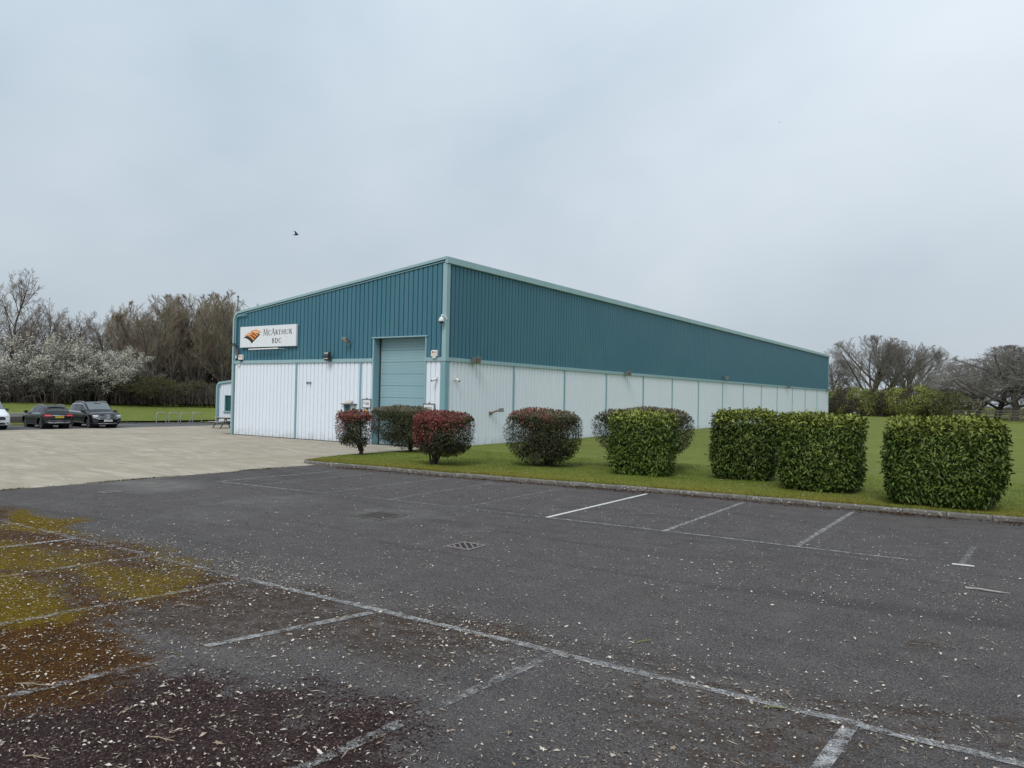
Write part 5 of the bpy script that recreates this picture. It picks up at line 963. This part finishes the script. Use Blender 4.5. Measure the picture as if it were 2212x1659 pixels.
for x, ty, d, w, lab in ((345, 806, 84, 1.9, 'low olive green bush at the foot of the wood'), (425, 822, 86, 2.0, 'low brownish green bush right of the olive green bush')):
    o, s_, hg = tree('green_bush', lab, 'bush', x, 869, ty, d, PS[1], M_TWIGO, M_THICK, 'green bushes along the wood edge', w); q = link('leaves', GRB[0], None, o); q.scale = (s_*w, s_*w, s_); q['kind'] = 'stuff'
# dark bramble thicket along the wood edge
segs = []; rg = np.random.default_rng(81)
for i in range(5200):
    px = rg.uniform(-90, 560); d = rg.uniform(82, 104); p = np.array(far(px, 866+px*.006, d)); p[2] -= .2; a = rg.uniform(0, 6.28); l = rg.uniform(.8, 2.6)*(1+(d-82)/18); lean = rg.uniform(.2, 1.1); q1 = p+np.array([math.cos(a)*lean*.4, math.sin(a)*lean*.4, l*.65]); q2 = q1+np.array([math.cos(a)*lean, math.sin(a)*lean, rg.uniform(-.2, .35)*l]); segs += [(2, p, q1, .035, .03), (2, q1, q2, .03, .018)]
V, F = tubes(segs, 3); th = tag(link('bramble_thicket', np_mesh('bramble_thicket', V, F), M_THICK), 'dark tangled brambles along the foot of the wood', 'brambles', kind='stuff')
n = 15000; px = rg.uniform(-90, 560, n); d = rg.uniform(83, 112, n); DR = np.array([(ray(a, 866)/np.hypot(*ray(a, 866)[:2])) for a in px]); P = DR*d[:, None]; P[:, 2] = 1.0+rg.uniform(0, 1, n)**1.3*(1.0+(d-83)*.17); V, F, k = leaf_mesh_arrays(P, unit(rg.normal(size=(n, 3))), unit(rg.normal(size=(n, 3))), rg.uniform(.2, .42, n), rg.uniform(.14, .28, n), .2, False); me = np_mesh('ivy_undergrowth', V, F); set_col(me, np.repeat(np.array([[.050, .044, .032]])*rg.uniform(.5, 1.6, n)[:, None], k, 0)); tag(link('ivy_undergrowth', me, M_LEAFM), 'dark ivy and leaf undergrowth inside the wood', 'undergrowth', kind='stuff')

# right-hand side: oaks, hedgerow, fence
def rtree(label, x, ty, by, d, proto, w, cm=M_TWIGG, name='oak_tree', rz=None): return tree(name, label, 'tree', x, by, ty, d, proto, cm, M_BARK, 'bare trees beyond the field', w, rz)
rtree('tall leafless tree with upright fan of branches behind the hedgerow', 1882, 722, 900, 150, PA[0], 1.32, name='ash_tree', rz=.6); rtree('leafless tree with fanned branches right of the tallest field tree', 1962, 738, 900, 154, PA[1], 1.32, name='ash_tree', rz=2.7)
rtree('leafless oak between the two spreading oaks at the right', 2152, 768, 906, 128, PO[1], 1.35, rz=1.9); rtree('small leafless tree touching the far warehouse corner', 1806, 776, 900, 150, PO[0], .8, rz=1.2); rtree('spreading leafless oak left of the right edge', 2108, 784, 905, 132, PO[1], 1.4, rz=3.3); rtree('big spreading leafless oak at the right edge', 2192, 745, 908, 120, PO[0], 1.35, rz=5.2); rtree('leafless oak just outside the right edge', 2290, 735, 908, 118, PO[0], 1.1, rz=.2); rtree('faint leafless oak behind the hedgerow gap', 2050, 808, 900, 165, PO[1], 1.3, rz=4.4)
for i, (x, ty, by, d, hw, gcol, lab) in enumerate(((1800, 848, 903, 128, 40, (0.115, 0.121, 0.051), 'olive hedgerow bush against the far warehouse corner'), (1852, 838, 903, 126, 52, (0.169, 0.186, 0.051), 'green hedgerow bush left of the dark hedgerow gap'), (1910, 842, 904, 127, 48, (0.121, 0.127, 0.057), 'dull olive hedgerow bush under the tallest field tree'), (1972, 836, 904, 124, 58, (0.189, 0.203, 0.051), 'brightest green hedgerow bush in the middle of the field edge'), (2042, 845, 905, 123, 52, (0.132, 0.140, 0.057), 'olive hedgerow bush at the right end of hedge'))):
    p = far(x, by, d); hg = (by-ty)*depth_of(p)/FPX*1.06; w = hw*1.25*depth_of(p)/FPX; o = thing('hedgerow_bush', lab, 'bush', p, 0, 'hedgerow bushes at the field edge'); r = np.random.default_rng(200+i); n = 12500
    U = unit(r.normal(size=(n, 3))); rr = r.uniform(.55, 1.05, n)**.5; lump = .78+.45*vnoise(U[:, 0]*2+9, U[:, 1]*2+U[:, 2]*2+9, 1.4, 300+i); P = U*rr[:, None]*lump[:, None]*np.array([w*1.05, w*.8, hg*.49]); P[:, 2] += hg*.48; P = P[P[:, 2] > .15]; n = len(P)
    V, F, k = leaf_mesh_arrays(P, unit(r.normal(size=(n, 3))), unit(r.normal(size=(n, 3))+[0, 0, .6]), r.uniform(.12, .27, n), r.uniform(.07, .15, n), .2, False); me = np_mesh('leaves', V, F); tn = r.uniform(.55, 1.4, n)[:, None]; br = (fbm(P[:, 0]+50, P[:, 2]+50, .5, 320+i) > .55)[:, None]; set_col(me, np.repeat(np.where(br, np.array([[.095, .082, .054]]), np.array([gcol])*1.2)*tn, k, 0)); q = link('leaves', me, M_LEAFM, o); q['kind'] = 'stuff'
    sg2 = []
    for j in range(70): a = r.uniform(0, 6.28); b0 = np.array([r.uniform(-w, w)*.9, r.uniform(-w, w)*.5, -.2]); sg2.append((1, b0, b0+np.array([math.cos(a)*.5, math.sin(a)*.5, hg*r.uniform(.3, .8)]), .07, .03))
    V, F = tubes(sg2, 4); link('stems', np_mesh('stems', V, F), M_THICK, o)
# distant dark backdrop of trees behind the hedgerow
for i, (x, ty, d) in enumerate(((1830, 862, 170), (1900, 866, 175), (1990, 862, 172), (2075, 858, 168), (2150, 868, 170), (2215, 866, 172))): tree('thicket_shrub', 'dark leafless thicket under the far trees, %s from the left' % ORD[i], 'bush', x, 903, ty, d, PS[i % 2], M_THICK, M_THICK, 'dark thicket under the far trees', 2.2)
fe = thing('field_fence', 'dark timber post and rail fence under the right hand oaks', 'fence', far(2060, 906, 116)); e0 = far(2060, 906, 116); e1 = far(2260, 908, 112); dv = e1-e0
for i in range(9):
    q = dv*(i/8); MB().box((q.x-.08, q.y-.08, q.z-.3), (q.x+.08, q.y+.08, q.z+1.25)).build('post', M_WOOD, fe)
    if i < 8:
        q2 = dv*((i+1)/8)
        for z in (.45, .8, 1.12): MB().obox(q+Vector((0, -.1, z)), q2+Vector((0, -.1, z)), .05, .12).build('rail', M_WOOD, fe)
p = far(1846, 906, 108); o = thing('marker_post', 'short pale green marker post in front of the hedgerow', 'post', p); MB().bevbox((-.14, -.14, -.2), (.14, .14, .85), .05).build('post', mat('pale_green', (.22, .30, .27), .6), o); MB().bevbox((-.18, -.18, .85), (.18, .18, .95), .04).build('cap', mat('pale_green', (.22, .30, .27)), o)

# ================================================================ LITTER ON THE TARMAC
def leaf_shape(kind, r):
    if kind == 0:       # lobed oak leaf
        n = 22; pts = []
        for k in range(n): a = 2*math.pi*k/n; rr = .5*(.72+.28*math.cos(5*a+.4))*(.8+.3*abs(math.cos(a))); pts.append((rr*math.cos(a)*1.1, rr*math.sin(a)*.8))
    elif kind == 1: pts = [(-.5, 0), (-.3, .14), (0, .2), (.3, .13), (.55, 0), (.3, -.13), (0, -.2), (-.3, -.14)]
    elif kind == 2: pts = [(-.5, 0), (-.2, .07), (.2, .075), (.5, .01), (.2, -.05), (-.2, -.06)]
    else: pts = [(-.4, -.1), (-.3, .2), (-.05, .12), (.1, .34), (.25, .12), (.48, .18), (.38, -.08), (.45, -.25), (.12, -.18), (-.05, -.34), (-.2, -.16)]
    pts = [(x+r.normal(0, .02), y+r.normal(0, .02)) for x, y in pts]; cu = r.uniform(.05, .22); V = [(0, 0, .03)]+[(x, y, .03+cu*.6*(x*x+y*y)+r.uniform(0, .04)) for x, y in pts]; n = len(pts); return V, [(0, 1+i, 1+(i+1) % n) for i in range(n)]
DRYC = [(.47, .41, .33), (.39, .33, .25), (.56, .50, .42), (.25, .195, .14), (.30, .215, .155), (.62, .57, .5)]
rl = np.random.default_rng(91); LM = []
for k in range(12):
    V, F = leaf_shape((0, 1, 2, 3)[k % 4], rl); m_ = D.meshes.new('fallen_leaf'); m_.from_pydata(V, [], F); m_.materials.append(mat('dry_leaf_%d' % (k % 6), DRYC[k % 6], .8, .25, 30)); LM.append(m_)
def dens(x, y):
    near_line = np.exp(-((y-6.9)/.55)**2)*.55; a = .16+.65*np.clip((8.2-y)/4.5, 0, 1)+near_line; a = a+.25*np.exp(-((y-11)/2.0)**2)*np.clip((x+6)/5, 0, 1); return a*(.25+1.3*np.clip(fbm(x, y, .45, 15)-.2, 0, 1))*np.clip((x+17)/7, .35, 1)
def place(n, xr=(-16, 5), yr=(2.2, 17.5)):
    out = []
    while len(out) < n:
        x, y = rl.uniform(*xr, 4000), rl.uniform(*yr, 4000); k = rl.random(4000) < dens(x, y); k &= y < kerb_y(x)-.3; out += list(zip(x[k], y[k]))
    return out[:n]
KIND = ['oak leaf', 'oval leaf', 'narrow leaf', 'ragged leaf']; SHD = ['beige', 'tan', 'cream', 'dark brown', 'pinkish brown', 'pale']
for i, (x, y) in enumerate(place(230, (-7, 3.2), (2.6, 8.5))):
    k = int(rl.integers(12)); s_ = rl.uniform(.03, .075)*(1.25 if k % 4 in (2,) else 1); o = link('fallen_leaf', LM[k], None); o.location = (x, y, .006); o.rotation_euler = (rl.normal(0, .08), rl.normal(0, .08), rl.uniform(0, 6.28)); o.scale = (s_, s_, s_)
    tag(o, 'dry %s %s lying on the dark tarmac near the camera' % (SHD[k % 6], KIND[k % 4]), 'leaf', 'dry %s %s on the tarmac' % (SHD[k % 6], KIND[k % 4]))
def scatter(name, label, cat, pts, smin, smax, asp, cols, zmul=1.0):
    P = np.array(pts); n = len(P); a = rl.uniform(0, 6.28, n); L = rl.uniform(smin, smax, n)*rl.uniform(.5, 1.3, n); T = np.c_[np.cos(a), np.sin(a), rl.normal(.05, .18, n)]; NN = unit(np.c_[rl.normal(0, .3, (n, 2)), np.ones(n)]); C = np.c_[P, rl.uniform(.008, .016, n)]
    V, F, k = leaf_mesh_arrays(C, T, NN, L, L*rl.uniform(*asp, n), .3, False); V[:, 2] = np.maximum(V[:, 2], .006); m_ = np_mesh(name, V, F); ci = np.array(cols)[rl.integers(len(cols), size=n)]*rl.uniform(.6, 1.1, n)[:, None]; set_col(m_, np.repeat(ci, k, 0)); return tag(link(name, m_, M_DRY), label, cat, kind='stuff')
scatter('leaf_litter', 'scattered small dry leaf fragments over the tarmac', 'leaves', place(12000)+place(5000, (-16, -4), (2.2, 8)), .018, .055, (.16, .55), DRYC)
scatter('leaf_specks', 'tiny pale specks of leaf debris across the car park', 'leaves', place(15000, (-19, 6), (2.2, 18)), .012, .032, (.3, .9), [(.58, .52, .43), (.48, .42, .34), (.66, .62, .56)])
scatter('stalk_litter', 'thin dry stalks and straw scattered on the tarmac', 'leaves', place(2600, (-12, 4), (2.2, 10)), .04, .10, (.04, .09), [(.38, .31, .22), (.48, .42, .33), (.22, .16, .11)])
def brown_pts(n):
    out = []
    while len(out) < n:
        x, y = rl.uniform(-20, 4, 4000), rl.uniform(.05, 1.0, 4000)**2*.55; k = rl.random(4000) < fbm(x, y*0, 1.2, 77)*1.2-.1; out += list(zip(x[k], kerb_y(x[k])-.02-y[k]))
    return out[:n]
scatter('gutter_litter', 'rusty brown leaf mould lying along the kerb', 'leaves', brown_pts(5000), .03, .07, (.3, .7), [(.10, .05, .025), (.075, .04, .02), (.14, .075, .035), (.05, .03, .02)])
def twig(label, x, y, L, rz, r0=.009, m=M_RUST, br=3):
    o = thing('twig', label, 'twig', (x, y, .012), rz, 'fallen twigs on the tarmac'); pts = [(-L/2, 0, 0), (-L*.2, .03*L, .008), (L*.15, -.02*L, .006), (L/2, .02*L, .0)]; MB().tube(pts, [r0, r0*.9, r0*.8, r0*.4], 6).build('stem', m, o)
    for k in range(br): t = random.uniform(-.3, .4)*L; a = random.choice((-1, 1))*random.uniform(.4, .9); l = L*random.uniform(.15, .35); MB().tube([(t, 0, .004), (t+l*math.cos(a), l*math.sin(a), .012)], [r0*.55, r0*.25], 5).build('side_shoot', m, o)
M_TW = mat('twig_pale', (.28, .22, .15), .85, .25, 20); M_TWG = mat('twig_green', (.20, .20, .07), .8, .2, 20)
p = gnd(2134, 1278); twig('thick grey stick lying on tarmac at the right', p.x, p.y, .52, .03, .016, M_WOODP, 1)
for px_, py_, L, a, m, lab in ((1677, 1975/1.0 if False else 1532, .22, .5, M_TWG, 'green sprig of shoots on tarmac below the near painted line'), (1390, 1388, .2, 1.2, M_TWG, 'dark green sprig near the right end of the near line'), (75, 1482, .34, .5, M_TW, 'pale bent twig on brown moss at the left edge'), (350, 1600, .22, .3, M_TW, 'pale curved twig on dark moss near the bottom left'), (395, 1310, .2, .7, M_TW, 'thin twig on grey tarmac beside the moss'), (80, 1640, .2, .4, M_TW, 'short twig at the bottom left corner'), (1700, 1500, .2, 2.2, M_TW, 'thin pale twig right of the green sprig'), (270, 1540, .16, 1.9, M_TW, 'small forked twig on dark moss')):
    p = gnd(px_, py_); twig(lab, p.x, p.y, L, a, .006, m, 4)

# ================================================================ BIRD
def bird(label, px, py, dist, s_, rz):
    p = far(px, py, dist); o = thing('bird', label, 'bird', p, rz); o.scale = (s_, s_, s_)
    MB().tube([(-.22, 0, -.02), (-.12, 0, -.01), (0, 0, 0), (.1, 0, .02), (.15, 0, .035), (.2, 0, .03)], [.02, .05, .07, .055, .04, .008], 8).build('body', M_DARK, o)
    for sg_ in (-1, 1): MB().add([(.06, sg_*.03, .03), (-.08, sg_*.03, .02), (-.06, sg_*.2, .16), (.07, sg_*.18, .16), (-.10, sg_*.42, .22), (-.02, sg_*.40, .23)], [(0, 1, 2, 3), (3, 2, 4, 5)]).build('wing', M_DARK, o)
    MB().add([(-.2, -.03, -.02), (-.2, .03, -.02), (-.34, .07, -.03), (-.34, -.07, -.03)], [(0, 1, 2, 3)]).build('tail', M_DARK, o)
bird('dark bird flying with raised wings left of the roof peak', 640, 507, 95, 1.5, .6); bird('tiny far bird high in the sky at the right', 1684, 264, 160, .8, 2.0)
